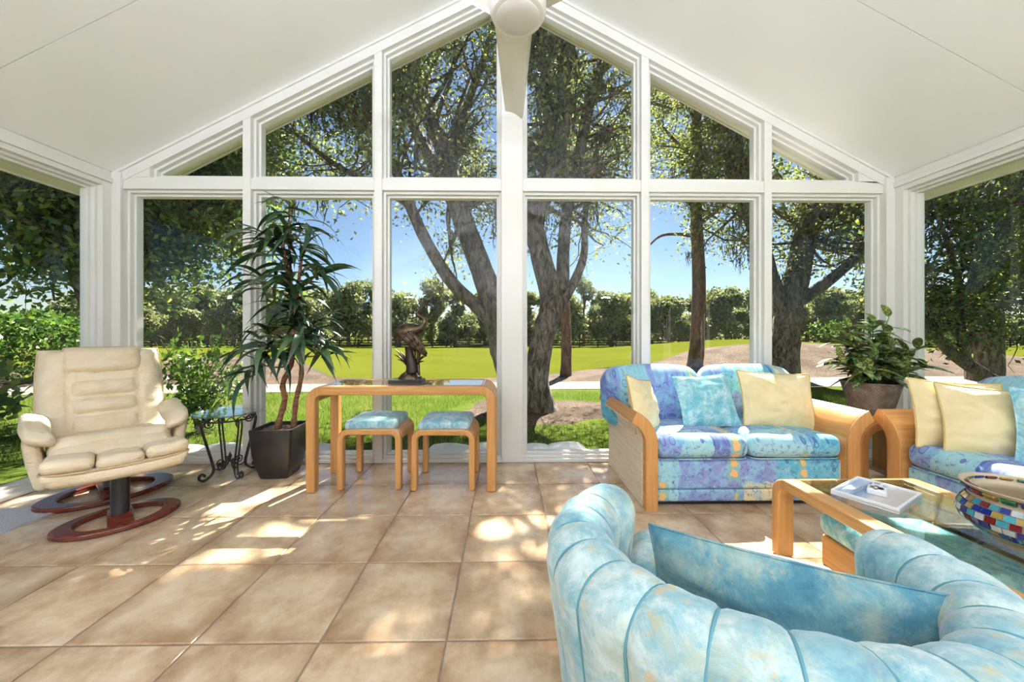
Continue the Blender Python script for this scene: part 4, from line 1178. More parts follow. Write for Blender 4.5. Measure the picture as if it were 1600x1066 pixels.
# ------------------------------------------------------------------ bronze heron
n_ = NT('bronze'); v_ = n_.coord(); a_, _ = n_.noise(v_, 30, 5, 0.7)
M['bronze'] = n_.principled(n_.ramp(a_, [(0.3, (0.022, 0.014, 0.010)), (0.6, (0.10, 0.065, 0.035)), (0.8, (0.24, 0.18, 0.11))]), 0.38, 0.5, 0.75, n_.bump(a_, 0.5, 0.006))
M['bronze_dark'] = plain('dark_bronze', (0.03, 0.02, 0.014), 0.4, 0.5, 0.7, 0.4, 30)
HE = thing('heron_sculpture', 'bronze wading heron sculpture on black plinth on the console', 'sculpture', (-0.742, 2.76, 0.745), 0)
hs = 2.76 / F_PX
def hq(cx, cy, d=0.0):   # crop pixels of the photograph (7.61 px per photo px), base line at y=1015
    return Vector(((cx - 330) / 7.61 * hs, d, (1010 - cy) / 7.61 * hs))
MB().box(-0.125, 0.115, -0.075, 0.075, 0.0, 0.026).build('plinth', M['black'], HE, smooth=0, bevel=0.003)
def mound(u, v):
    w = 2 * PI * u
    r_ = lerp(1.0, 0.0, v ** 1.5)
    k = 1 + 0.25 * noise.noise(Vector((math.cos(w) * 2, math.sin(w) * 2, v * 3)))
    return (0.015 + 0.085 * r_ * k * math.cos(w), 0.06 * r_ * k * math.sin(w), 0.026 + 0.075 * v * k)
MB().grid(mound, 28, 10, wrap_u=True).build('rock_mound', M['bronze'], HE, smooth=180)
# body: continuous skin from tail to bill
body = [(hq(215, 500, 0.0), 0.010), (hq(200, 470), 0.030), (hq(250, 430), 0.058), (hq(320, 410), 0.064), (hq(390, 390), 0.052), (hq(450, 380), 0.036), (hq(500, 350), 0.025), (hq(528, 300), 0.019), (hq(520, 262), 0.0165), (hq(490, 240), 0.015), (hq(455, 215), 0.016), (hq(440, 190), 0.015), (hq(455, 160), 0.010), (hq(485, 118), 0.006), (hq(515, 80), 0.0015)]
cp = catmull([p for p, _ in body], 5); rr = [float(np.interp(i / (len(cp) - 1), np.linspace(0, 1, len(body)), [r_ for _, r_ in body])) for i in range(len(cp))]
MB().tube(cp, rr, 14).build('body', M['bronze'], HE, smooth=180)
MB().tube(catmull([hq(440, 195), hq(428, 235), hq(430, 280), hq(445, 315)], 4), [0.006, 0.006, 0.005, 0.005, 0.004, 0.004, 0.004, 0.003, 0.003, 0.003, 0.002, 0.002, 0.001], 6).build('crest', M['bronze_dark'], HE, smooth=180)
# wing: overlapping feathers
def feather(name, a, b, w, d, parent, mat):
    a, b = Vector(a), Vector(b); n = 6
    t = (b - a).normalized(); sd_ = Vector((0, -1, 0)).cross(t).normalized(); m = MB(); vs_, fs = [], []
    for i in range(n + 1):
        q = i / n; p = a.lerp(b, q) + Vector((0, -d * math.sin(PI * (0.15 + q * 0.7)), 0)); ww = w * math.sin(PI * (0.15 + 0.85 * q)) ** 0.6 + 0.0008
        vs_ += [p + sd_ * ww, p + Vector((0, -0.006, 0)), p - sd_ * ww, p + Vector((0, 0.006, 0))]
    for i in range(n):
        for k in range(4): fs.append((i*4+k, i*4+(k+1) % 4, (i+1)*4+(k+1) % 4, (i+1)*4+k))
    m.add(vs_, fs); return m.build(name, mat, parent, smooth=60)
wa_, wb_ = hq(285, 425, -0.045), hq(565, 705, -0.03)
wt_ = (wb_ - wa_).normalized(); ws_ = Vector((0, -1, 0)).cross(wt_).normalized()
def wing(u, v):
    t = u; w = 2 * PI * v
    hw = 0.056 * (math.sin(PI * min(1, 0.16 + 0.84 * t)) ** 0.8) * (1 - 0.35 * t) + 0.001
    return wa_.lerp(wb_, t) + ws_ * (hw * math.cos(w) + 0.016 * math.sin(PI * t)) + Vector((0, 0.4 * hw * math.sin(w), 0))
wg = MB().grid(wing, 20, 16).build('wing', M['bronze'], HE, smooth=180)
for row in range(4):
    for k in range(5):
        t0 = 0.10 + 0.17 * row + 0.02 * (k % 2); f = -0.8 + 1.6 * k / 4
        hw = 0.050 * (1 - 0.17 * row)
        a = wa_.lerp(wb_, t0) + ws_ * (f * hw * 0.8 + 0.014) + Vector((0, -0.016 + 0.004 * row, 0))
        b = wa_.lerp(wb_, min(1.06, t0 + 0.34)) + ws_ * (f * hw * 0.62 + 0.010) + Vector((0, -0.018 + 0.005 * row, 0))
        feather('feather', a, b, 0.0105, 0.006, wg, M['bronze'] if (row + k) % 2 else M['bronze_dark'])
for k in range(7):
    feather('feather', hq(250 - 6 * k, 400 + 12 * k, -0.03), hq(175 + 8 * k, 430 + 28 * k, -0.02), 0.013, 0.008, HE, M['bronze_dark'])
for lx, fx in ((385, 330), (440, 470)):
    lp = catmull([hq(lx - 20, 560), hq(lx + 20, 660), hq(lx + 10, 740), hq((lx + fx) / 2, 820), hq(fx, 920, -0.02)], 4)
    MB().tube(lp, [lerp(0.018, 0.010, i / (len(lp) - 1)) for i in range(len(lp))], 8).build('leg', M['bronze'], HE, smooth=180)
MB().tube(catmull([hq(350, 590), hq(360, 700), hq(380, 800), hq(390, 900)], 4), [0.035, 0.034, 0.033, 0.034, 0.036, 0.038, 0.04, 0.042, 0.044, 0.046, 0.048, 0.05, 0.05], 9).build('reed_clump', M['bronze_dark'], HE, smooth=180)
for (x, y) in ((175, 610), (180, 675), (210, 735), (300, 660), (340, 620), (540, 700), (535, 755), (520, 690), (230, 640), (500, 720)):
    a = hq(375 + (x - 370) * 0.15, 850); b = hq(x, y, random.Random(x).uniform(-0.04, 0.04))
    cpx = catmull([a, (a + b) / 2 + Vector((0, 0, 0.02)), b], 4)
    MB().tube(cpx, [0.007, 0.0075, 0.008, 0.008, 0.0075, 0.007, 0.005, 0.003, 0.0008], 5, sy=0.5).build('reed_leaf', M['bronze_dark'], HE, smooth=180)

# ------------------------------------------------------------------ white mat by the left wall
n_ = NT('white_pile'); v_ = n_.coord(); a_, _ = n_.noise(v_, 120, 4, 0.7); b_, _ = n_.noise(v_, 12, 3)
M['pile'] = n_.principled(n_.ramp(a_, [(0.3, (0.55, 0.56, 0.60)), (0.65, (0.85, 0.85, 0.87))]), 0.95, 0.1, 0, n_.bump(a_, 1.0, 0.02))
rg_ = at_z(101, 797)
mt = MB().grid(lambda u, v: (lerp(-0.56, 0.0, u), lerp(-0.85, 0.0, v), 0.012 + 0.004 * noise.noise(Vector((u * 20, v * 30, 0)))), 30, 40)
mt.box(-0.56, 0.0, -0.85, 0.0, 0.0, 0.010)
tag(mt.build('floor_mat', M['pile'], None, smooth=60, loc=(rg_.x, rg_.y, 0.0), rot=(0, 0, R(-1))), 'white looped pile floor mat at left edge beside the recliner', 'mat')
# ------------------------------------------------------------------ floral fabric
def floral_mat():
    n = NT('floral_fabric'); v = n.coord('Object')
    x = n.sep(v)
    wv = n.math('SUBTRACT', x[2], x[1])
    cb = n.node('CombineXYZ'); n.set(cb, 0, x[0]); n.set(cb, 1, wv); n.set(cb, 2, 0.0)
    p = cb.outputs[0]
    _, dn = n.noise(p, 9, 3, 0.6)
    ds = n.node('VectorMath', operation='SCALE'); n.set(ds, 0, dn); n.set(ds, 'Scale', 0.075)
    pw = n.node('VectorMath', operation='ADD'); n.set(pw, 0, p); n.set(pw, 1, ds.outputs[0]); pw = pw.outputs[0]
    xs = n.sep(pw)
    fx, fw = n.math('FLOOR', n.math('DIVIDE', xs[0], 0.21)), n.math('FLOOR', n.math('DIVIDE', xs[1], 0.145))
    c2 = n.node('CombineXYZ'); n.set(c2, 0, fx); n.set(c2, 1, fw); n.set(c2, 2, 3.7)
    wn_ = n.node('TexWhiteNoise', noise_dimensions='3D'); n.set(wn_, 'Vector', c2.outputs[0])
    base = n.ramp(wn_.outputs['Value'], [(0.0, (0.11, 0.13, 0.38)), (0.24, (0.08, 0.35, 0.47)), (0.5, (0.30, 0.53, 0.56)), (0.66, (0.20, 0.25, 0.50)), (0.85, (0.62, 0.56, 0.34))], 'CONSTANT')
    a, _ = n.noise(p, 13, 5, 0.65, 0.7); b, _ = n.noise(p, 34, 4, 0.7)
    base = n.mix(n.ramp(a, [(0.44, (0, 0, 0)), (0.60, (0.75, 0.75, 0.75))]), base, (0.22, 0.47, 0.60))
    base = n.mix(n.ramp(b, [(0.54, (0, 0, 0)), (0.64, (0.7, 0.7, 0.7))]), base, (0.06, 0.07, 0.30))
    base = n.mix(n.ramp(b, [(0.30, (0.6, 0.6, 0.6)), (0.40, (0, 0, 0))]), base, (0.58, 0.66, 0.66))
    # small outlined rings
    vo = n.node('TexVoronoi', i_Vector=p, i_Scale=15.0, i_Randomness=0.8)
    d = vo.outputs['Distance']
    rk = n.math('MULTIPLY', n.math('GREATER_THAN', d, 0.27), n.math('LESS_THAN', d, 0.34))
    g, _ = n.noise(p, 3.2, 2)
    rk = n.math('MULTIPLY', rk, n.math('GREATER_THAN', g, 0.47))
    base = n.mix(n.math('MULTIPLY', rk, 0.75), base, (0.03, 0.10, 0.28))
    # upright strips with orange blossoms
    st = n.math('FRACT', n.math('DIVIDE', n.math('ADD', x[0], 0.14), 0.46))
    inside = n.math('LESS_THAN', st, 0.17)
    gate, _ = n.noise(p, 2.1, 1)
    inside = n.math('MULTIPLY', inside, n.math('GREATER_THAN', gate, 0.43))
    base = n.mix(n.math('MULTIPLY', inside, 0.8), base, n.mix(a, (0.10, 0.30, 0.30), (0.30, 0.52, 0.46)))
    lx = n.math('MULTIPLY', n.math('SUBTRACT', st, 0.085), 0.46)
    lw = n.math('MULTIPLY', n.math('SUBTRACT', n.math('FRACT', n.math('DIVIDE', wv, 0.07)), 0.5), 0.07)
    rr_ = n.math('SQRT', n.math('ADD', n.math('MULTIPLY', lx, lx), n.math('MULTIPLY', lw, lw)))
    rr_ = n.math('ADD', rr_, n.math('MULTIPLY', n.math('SUBTRACT', b, 0.5), 0.05))
    fl_ = n.math('MULTIPLY', n.math('LESS_THAN', rr_, 0.025), inside)
    base = n.mix(n.math('MULTIPLY', fl_, 0.9), base, (0.72, 0.40, 0.13))
    w, _ = n.noise(v, 300, 2)
    return n.principled(base, 0.75, 0.25, 0, n.bump(w, 0.1, 0.002), Sheen_Weight=0.2)
M['floral'] = floral_mat()
def yellow_mat():
    n = NT('yellow_fabric'); v = n.coord()
    a, _ = n.noise(v, 7, 3, 0.5, 1.0); w, _ = n.noise(v, 280, 2)
    c = n.ramp(a, [(0.3, (0.64, 0.53, 0.27)), (0.7, (0.76, 0.66, 0.40))])
    return n.principled(c, 0.65, 0.3, 0, n.bump(n.math('ADD', a, n.math('MULTIPLY', w, 0.06)), 0.25, 0.012), Sheen_Weight=0.25)
M['yellow'] = yellow_mat()
n_ = NT('whitewash_cane'); v_ = n_.coord('Object', (60, 4, 150)); a_, _ = n_.noise(v_, 1.0, 3, 0.6); 
M['cane_panel'] = n_.principled(n_.ramp(a_, [(0.3, (0.60, 0.49, 0.36)), (0.7, (0.80, 0.70, 0.56))]), 0.6, 0.3, 0, n_.bump(a_, 0.5, 0.004))

# ------------------------------------------------------------------ loveseats
def loveseat(label, loc, rz):
    t = thing('loveseat', label, 'sofa', loc, rz, 'oak armed floral loveseats')
    D0, D1 = -0.41, 0.40
    for s in (-1, 1):
        x0 = s * 0.645; r = 0.19
        path = [(x0, 0, 0.0), (x0, 0, 0.2), (x0, 0, 0.415)]
        cx = x0 + s * r
        for k in range(1, 13):
            w = R(66) * k / 12
            path.append((cx - s * r * math.cos(w), 0, 0.415 + r * math.sin(w)))
        yc = (D0 + D1) / 2
        MB().sweep(path, rrect(0.075, D1 - D0, 0.012, 3), (0, 1, 0)).build('arm', M['oak_y'], t, smooth=40, loc=(0, yc, 0))
        op = [(p[0] + s * 0.040 * (1 if i < 3 else math.cos(R(66) * (i - 2) / 12)), 0, p[2] - (0 if i < 3 else 0.040 * math.sin(R(66) * (i - 2) / 12))) for i, p in enumerate(path)]
        op[0] = (op[0][0], 0, 0.004)
        MB().sweep(op, rrect(0.008, D1 - D0 - 0.05, 0.002, 1), (0, 1, 0)).build('side_panel', M['cane_panel'], t, smooth=40, loc=(0, yc + 0.02, 0))
        ed = [(p[0], D0 - 0.003, p[2]) for p in path]
        MB().sweep(ed, rrect(0.079, 0.014, 0.005, 2), (0, 1, 0)).build('front_edge', M['oak_z'], t, smooth=40)
    MB().box(-0.60, 0.60, -0.33, 0.36, 0.0, 0.05).build('plinth', M['black'], t, smooth=0)
    MB().rbox((0, -0.02, 0.208), (1.21, 0.72, 0.185), 0.02, (0, 0.0, 0), 3, 6).build('seat_base', M['floral'], t, smooth=60)
    MB().rbox((0, -0.355, 0.075), (1.21, 0.05, 0.075), 0.012, (0, 0, 0), 2, 4).build('bottom_rail', M['floral'], t, smooth=60)
    for s in (-1, 1):
        def sw(p, s=s): return (p.x, p.y, p.z + 0.012 * sstep(-0.1, -0.33, p.y) + 0.004 * noise.noise(Vector((p.x * 7 + s, p.y * 7, 0))))
        c = MB().rbox((s * 0.302, -0.07, 0.372), (0.60, 0.66, 0.14), 0.055, (0.004, 0.015, 0.022), 4, 8, warp=sw).build('seat_cushion', M['floral'], t, smooth=180)
        pr = [(s * 0.302 + x * 0.995, -0.07 + y * 0.995, 0.314) for x, y in rrect(0.585, 0.645, 0.05, 5)]
        MB().tube(pr, 0.004, 5, closed=True).build('piping', M['floral'], c, smooth=180)
        def bw_(p, s=s):
            k = (p.x * s) / 0.39
            z = p.z - 0.05 * max(0, k) ** 4 * (1 if p.z > 0 else 0) - 0.02 * max(0, -k) ** 6 * (p.z > 0)
            return (p.x, p.y + 0.16 * p.z + 0.03 * max(0, k) ** 2, z + 0.004 * noise.noise(Vector((p.x * 7, p.z * 7, s))))
        b = MB().rbox((s * 0.395, 0.235, 0.615), (0.785, 0.20, 0.46), 0.095, (0.0, 0.03, 0.02), 5, 8, warp=bw_).build('back_cushion', M['floral'], t, smooth=180)
    MB().box(-0.60, 0.60, 0.34, 0.395, 0.06, 0.60).build('back_frame', M['oak_x'], t, smooth=0, bevel=0.01)
    return t
LS1 = loveseat('floral loveseat with oak arms facing camera below the right front windows', (1.56, 2.695, 0), 0)
LS2 = loveseat('floral loveseat along the right wall, cut off by the frame edge', (2.84, 1.60, 0), R(-90))

# ------------------------------------------------------------------ throw pillows
def pillow(label, mat, loc, w, h, t, lean=0.0, rz=0.0, roll=0.0, piping=None, seed=0, name='throw_pillow', group='throw pillows', wr=0.020):
    o = thing(name, label, 'pillow', loc, 0, group)
    o.rotation_euler = (Matrix.Rotation(rz, 3, 'Z') @ Matrix.Rotation(-lean, 3, 'X') @ Matrix.Rotation(roll, 3, 'Y')).to_euler()
    def surf(sg):
        def fn(u, v):
            a, b = 2 * u - 1, 2 * v - 1
            ca = 1 - 0.085 * (1 - b * b) ; cb_ = 1 - 0.085 * (1 - a * a)
            k = max(0, (1 - a ** 4)) ** 0.55 * max(0, (1 - b ** 4)) ** 0.55
            y = sg * t / 2 * k * (0.55 + 0.45 * (1 - a * a) * (1 - b * b)) 
            y += wr * k * noise.noise(Vector((a * 2.2 + seed * 3.1, b * 4.5, sg + seed)))
            return (a * w / 2 * (ca + 0.085 * a * a), y, b * h / 2 * (cb_ + 0.085 * b * b))
        return fn
    fn = surf(-1); fb = surf(1)
    m = MB().grid(fn, 26, 26); 
    m2 = MB().grid(lambda u, v: fb(1 - u, v), 26, 26)
    m.add(m2.v, m2.f)
    m.build('cover', mat, o, smooth=180)
    ed = [fn(i / 20, 0) for i in range(20)] + [fn(1, i / 20) for i in range(20)] + [fn(1 - i / 20, 1) for i in range(20)] + [fn(0, 1 - i / 20) for i in range(20)]
    MB().tube(ed, 0.005 if piping else 0.003, 6, closed=True).build('piping', piping or mat, o, smooth=180)
    return o
M['yellow_pipe'] = plain('yellow_piping', (0.50, 0.38, 0.15), 0.7, 0.3)
M['teal_pillow'] = teal_mat('teal_pillow_fabric', 1.8, False, (0.42, 0.62, 0.64), (0.16, 0.43, 0.49), (0.10, 0.33, 0.43))
pillow('yellow pillow tilted against left arm of front loveseat', M['yellow'], (0.985, 2.60, 0.60), 0.37, 0.37, 0.14, R(16), R(48), R(12), M['yellow_pipe'], 1)
pillow('teal square pillow standing in the middle of front loveseat', M['teal_pillow'], (1.46, 2.64, 0.622), 0.40, 0.36, 0.13, R(20), R(3), R(-3), None, 2)
pillow('wide yellow pillow at right end of front loveseat', M['yellow'], (1.975, 2.63, 0.625), 0.48, 0.39, 0.15, R(18), R(-4), R(3), M['yellow_pipe'], 3)
pillow('yellow piped pillow leaning on far arm of right wall loveseat', M['yellow'], (2.68, 2.12, 0.628), 0.42, 0.38, 0.13, R(14), R(-14), R(3), M['yellow_pipe'], 4)
pillow('yellow piped pillow in front of another on right wall loveseat', M['yellow'], (2.735, 1.99, 0.615), 0.44, 0.38, 0.13, R(22), R(-22), R(5), M['yellow_pipe'], 5)
pillow('teal pillow at right frame edge on right wall loveseat', M['teal_pillow'], (2.87, 1.765, 0.62), 0.42, 0.38, 0.13, R(22), R(-34), R(5), None, 6)

# ------------------------------------------------------------------ corner end table
ET = thing('end_table', 'oak waterfall end table tucked in the corner between loveseats', 'table', (2.80, 2.76, 0))
def slab_arch(t, hw, hd, H, th_, r):
    for s in (-1, 1):
        x = s * (hw - th_ / 2)
        path = [(x, 0, 0.0), (x, 0, H * 0.5), (x, 0, H - th_ / 2 - r)] + [(x - s * r + s * r * math.cos(a), 0, H - th_ / 2 - r + r * math.sin(a)) for a in [PI / 2 * k / 10 for k in range(1, 11)]]
        MB().sweep(path, rrect(th_, 2 * hd, 0.01, 3), (0, 1, 0)).build('side_panel', M['oak_z'], t, smooth=40)
    xa = hw - th_ / 2 - r
    MB().sweep([(-xa, 0, H - th_ / 2), (xa, 0, H - th_ / 2)], rrect(th_, 2 * hd, 0.01, 3), (0, 1, 0)).build('table_top', M['oak_x'], t, smooth=40)
slab_arch(ET, 0.34, 0.27, 0.50, 0.06, 0.13)

# ------------------------------------------------------------------ variegated plant in basket
VP = thing('potted_aucuba', 'bushy variegated plant in grey woven basket on the corner table', 'potted plant', (2.80, 2.76, 0.50))
n_ = NT('woven_basket'); v_ = n_.coord('UV')
tc_ = n_.node('TexCoord'); sx_ = n_.sep(tc_.outputs['Object'])
ang = n_.math('ARCTAN2', sx_[1], sx_[0])
wa = n_.math('SINE', n_.math('ADD', n_.math('MULTIPLY', ang, 44.0), n_.math('MULTIPLY', n_.math('FLOOR', n_.math('MULTIPLY', sx_[2], 90.0)), PI)))
ha = n_.math('SINE', n_.math('MULTIPLY', sx_[2], 90.0 * 2 * PI))
hh_ = n_.math('MULTIPLY_ADD', n_.math('MULTIPLY', wa, ha), 0.25, 0.5)
no_, _ = n_.noise(tc_.outputs['Object'], 14, 4)
cc_ = n_.ramp(no_, [(0.3, (0.22, 0.16, 0.12)), (0.55, (0.38, 0.31, 0.26)), (0.75, (0.52, 0.48, 0.45))])
cc_ = n_.mix(n_.math('MULTIPLY', hh_, 0.6), n_.mix(1.0, cc_, (0.25, 0.25, 0.25), 'MULTIPLY'), cc_)
M['basket'] = n_.principled(cc_, 0.75, 0.2, 0, n_.bump(hh_, 0.8, 0.008))
pr = [(0.0, 0.0), (0.118, 0.0)]
for k in range(45):
    z = 0.235 * k / 44; pr.append((0.122 + 0.055 * (z / 0.235) ** 1.1 + 0.0025 * math.sin(k * PI * 0.5 * 2 + 0.4), z))
pr += [(0.184, 0.238), (0.184, 0.246), (0.168, 0.246), (0.160, 0.215)]
MB().lathe(pr, 64).build('basket', M['basket'], VP, smooth=50)
MB().lathe([(0.165, 0.214), (0.10, 0.222), (0.0, 0.228)], 32).build('soil', M['soil'], VP, smooth=180)
n_ = NT('variegated_leaf'); v_ = n_.coord('Object'); oi_ = n_.node('ObjectInfo')
of_ = n_.node('VectorMath', operation='ADD'); n_.set(of_, 0, v_); n_.set(of_, 1, oi_.outputs['Location'])
vo_ = n_.node('TexNoise', i_Vector=of_.outputs[0], i_Scale=70, i_Detail=2)
ga_ = n_.ramp(oi_.outputs['Random'], [(0.0, (0.015, 0.06, 0.026)), (0.55, (0.035, 0.11, 0.05)), (1.0, (0.09, 0.19, 0.08))])
M['aucuba'] = n_.principled(n_.mix(n_.ramp(vo_.outputs[0], [(0.50, (0, 0, 0)), (0.57, (0.8, 0.8, 0.8))]), ga_, (0.42, 0.44, 0.11)), 0.28, 0.5)
def oval_leaf(L, w, droop, n=8, mat=None):
    vs_, fs = [], []
    for i in range(n + 1):
        t = i / n; x = L * t; z = L * (0.15 * t - droop * t * t)
        ww = w * math.sin(PI * min(1.0, 0.04 + 0.96 * t ** 0.8)) ** 0.75 + 0.001
        vs_ += [(x, -ww, z + 0.3 * ww), (x, 0, z), (x, ww, z + 0.3 * ww)]
    for i in range(n):
        b = i * 3; fs += [(b, b+3, b+4, b+1), (b+1, b+4, b+5, b+2)]
    o = MB().add(vs_, fs).build('leaf', mat or M['aucuba'], None, smooth=180); me = o.data; bpy.data.objects.remove(o); return me
AL = [oval_leaf(0.15, 0.031, 0.4), oval_leaf(0.17, 0.034, 0.75), oval_leaf(0.14, 0.030, 0.25)]
rng = random.Random(21)
stems = [(-0.20, -0.05, 0.56), (-0.13, 0.04, 0.66), (-0.04, -0.06, 0.70), (0.03, 0.03, 0.66), (0.10, -0.04, 0.74), (0.16, 0.03, 0.60), (0.30, -0.06, 0.50), (-0.24, 0.0, 0.44), (0.0, -0.16, 0.52), (-0.12, -0.15, 0.46), (0.12, -0.14, 0.48), (0.20, -0.08, 0.40), (-0.02, 0.14, 0.56), (-0.30, -0.08, 0.40), (0.27, -0.12, 0.36), (-0.20, -0.19, 0.36), (0.04, -0.22, 0.38), (0.22, 0.06, 0.62), (-0.22, 0.05, 0.60)]
for (x, y, z) in stems:
    p = catmull([(x * 0.12, y * 0.12, 0.215), (x * 0.45, y * 0.45, lerp(0.22, z, 0.5)), (x, y, z)], 5)
    MB().tube(p, [0.007 * (1 - i / 16) for i in range(len(p))], 6).build('stem', M['drac'], VP, smooth=180)
    for k in range(13):
        f = lerp(0.25, 1.0, k / 12); q = p[min(len(p) - 1, int(f * (len(p) - 1)))]
        az = k * 2.4 + rng.uniform(-0.4, 0.4)
        s = rng.uniform(0.8, 1.15) * (0.8 if k == 12 else 1.12)
        piece('leaf', AL[rng.randrange(3)], VP, q, (rng.uniform(-0.3, 0.3), -rng.uniform(-0.15, 0.65) if k < 12 else -1.1, az), (s, s, s))

# ------------------------------------------------------------------ coffee table and what stands on and under it
CTX0, CTX1, CTY0, CTY1, CTH = 1.355, 2.02, 0.66, 1.845, 0.40
CT = thing('coffee_table', 'rectangular oak coffee table with rounded corners and glass top', 'table', ((CTX0 + CTX1) / 2, (CTY0 + CTY1) / 2, 0), R(90))
M['oak_reed'] = oak_mat('oak_reeded', 'x', (0.36, 0.165, 0.05), (0.64, 0.36, 0.135), 1.6)
_ox = M['oak_x']; M['oak_x'] = M['oak_reed']
waterfall_table(CT, -(CTY1 - CTY0) / 2, (CTY1 - CTY0) / 2, -(CTX1 - CTX0) / 2, (CTX1 - CTX0) / 2, CTH, 0.052, 0.078, 0.065, True)
M['oak_x'] = _ox
# tray with a seascape print
def sea_mat():
    n = NT('seascape_print'); v = n.coord('Object'); x = n.sep(v)
    a, _ = n.noise(n.coord('Object', (3, 40, 1)), 2.5, 4, 0.6)
    f = n.math('ADD', n.node('MapRange', i_Value=x[1], i_1=-0.10, i_2=0.10).outputs[0], n.math('MULTIPLY', n.math('SUBTRACT', a, 0.5), 0.35))
    return n.principled(n.ramp(f, [(0.15, (0.55, 0.50, 0.46)), (0.42, (0.62, 0.58, 0.56)), (0.55, (0.36, 0.43, 0.52)), (0.72, (0.17, 0.27, 0.42)), (0.82, (0.45, 0.52, 0.60)), (1.0, (0.30, 0.40, 0.54))]), 0.7, 0.2)
M['white_gloss'] = plain('white_gloss', (0.80, 0.80, 0.81), 0.3, 0.5, var=0.01)
TRY = thing('serving_tray', 'white rimmed tray printed with a beach scene on the coffee table', 'tray', (1.632, 1.585, CTH), R(29))
MB().box(-0.150, 0.150, -0.108, 0.108, 0.001, 0.012).build('tray_base', M['white_gloss'], TRY, smooth=0)
MB().box(-0.142, 0.142, -0.100, 0.100, 0.012, 0.0135).build('print', sea_mat(), TRY, smooth=0)
for nm, (a, b, c, d) in {'w': (-0.15, -0.139, -0.108, 0.108), 'e': (0.139, 0.15, -0.108, 0.108), 's': (-0.139, 0.139, -0.108, -0.097), 'n': (-0.139, 0.139, 0.097, 0.108)}.items():
    MB().box(a, b, c, d, 0.004, 0.022).build('rim', M['white_gloss'], TRY, smooth=0, bevel=0.002)
PB = thing('coaster_box', 'small white box with black paw print standing on the tray', 'box', (1.625, 1.572, CTH + 0.0138), R(40))
MB().rbox((0, 0, 0.0135), (0.066, 0.064, 0.026), 0.006, (0, 0, 0), 3, 2).build('lid', M['white_gloss'], PB, smooth=60)
M['ink'] = plain('black_ink', (0.012, 0.012, 0.012), 0.5, 0.3)
def blob(cx, cy, rx, ry, rot=0.0):
    pts = [(cx + rx * math.cos(w) * math.cos(rot) - ry * math.sin(w) * math.sin(rot), cy + rx * math.cos(w) * math.sin(rot) + ry * math.sin(w) * math.cos(rot)) for w in [2 * PI * k / 18 for k in range(18)]]
    MB().prism(pts, lambda x, y, d: (x, y, d), 0.0262, 0.0272).build('paw_print', M['ink'], PB, smooth=0)
blob(0.0, -0.010, 0.0165, 0.0105); blob(-0.023, 0.004, 0.0055, 0.0085, 0.4); blob(-0.0085, 0.0165, 0.0055, 0.0085, 0.15); blob(0.0085, 0.0165, 0.0055, 0.0085, -0.15); blob(0.023, 0.004, 0.0055, 0.0085, -0.4)
CB = thing('remote_control', 'small white handset lying behind the paw print box', 'remote', (1.672, 1.622, CTH + 0.0138), R(36))
MB().rbox((0, 0, 0.010), (0.075, 0.034, 0.020), 0.006, (0, 0, 0), 3, 2).build('case', M['white_gloss'], CB, smooth=60)
MB().rbox((0.015, 0, 0.0205), (0.03, 0.018, 0.003), 0.0012, (0, 0, 0), 2, 2).build('button', plain('grey_plastic', (0.42, 0.42, 0.45), 0.5), CB, smooth=60)
# mosaic vase
MV = thing('mosaic_vase', 'round vase of multicoloured glass mosaic with flared rim on coffee table', 'vase', (1.755, 1.19, CTH))
vp = [(0.085, 0.0), (0.095, 0.004), (0.082, 0.014), (0.085, 0.022), (0.150, 0.038), (0.190, 0.064), (0.204, 0.095), (0.196, 0.122), (0.176, 0.146), (0.166, 0.158), (0.174, 0.176), (0.194, 0.190), (0.197, 0.194), (0.190, 0.195), (0.166, 0.172), (0.158, 0.160), (0.168, 0.145), (0.188, 0.120), (0.196, 0.095), (0.182, 0.066), (0.142, 0.042), (0.0, 0.034)]
vp = [(r_ * 0.80, z_) for r_, z_ in vp]
M['vase_grout'] = plain('pale_grout', (0.42, 0.34, 0.22), 0.5, 0.4)
MB().lathe([(0.0, 0.0)] + vp, 64).build('body', M['vase_grout'], MV, smooth=60)
TC = [('mosaic_red', (0.13, 0.006, 0.010)), ('mosaic_cobalt', (0.008, 0.016, 0.17)), ('mosaic_turquoise', (0.035, 0.24, 0.30)), ('mosaic_amber', (0.26, 0.17, 0.035)), ('mosaic_green', (0.008, 0.11, 0.04)), ('mosaic_pearl', (0.40, 0.43, 0.44))]
tm = [plain(nm, c, 0.08, 0.6, var=0.25, scale=30) for nm, c in TC]
rng = random.Random(4)
rows = [(0.032, 0.047), (0.050, 0.068), (0.071, 0.090), (0.093, 0.112), (0.115, 0.132), (0.135, 0.150)]
def vr(z):
    zz = [p[1] for p in vp[3:10]]; rr = [p[0] for p in vp[3:10]]; return float(np.interp(z, zz, rr))
CHIPS = {}
for ri, (z0, z1) in enumerate(rows):
    nt = 38
    r0, r1 = vr(z0), vr(z1)
    for ci, mt_ in enumerate(tm):
        a0, a1 = -PI / nt * 0.87, PI / nt * 0.87
        vs_ = []
        for dr in (0.0, 0.0045):
            for (rr, zz, aa) in ((r0, z0, a0), (r0, z0, a1), (r1, z1, a1), (r1, z1, a0)):
                vs_.append(((rr + dr) * math.cos(aa), (rr + dr) * math.sin(aa), zz))
        o = MB().add(vs_, [(3,2,1,0),(4,5,6,7),(0,1,5,4),(1,2,6,5),(2,3,7,6),(3,0,4,7)]).build('mosaic_tile', mt_, None, smooth=0)
        CHIPS[ri, ci] = o.data; bpy.data.objects.remove(o)
    for k in range(nt):
        piece('mosaic_tile', CHIPS[ri, rng.choice((0, 0, 1, 1, 1, 2, 2, 3, 3, 5, 4))], MV, (0, 0, 0), (0, 0, 2 * PI * (k + 0.5 * (ri % 2)) / nt))
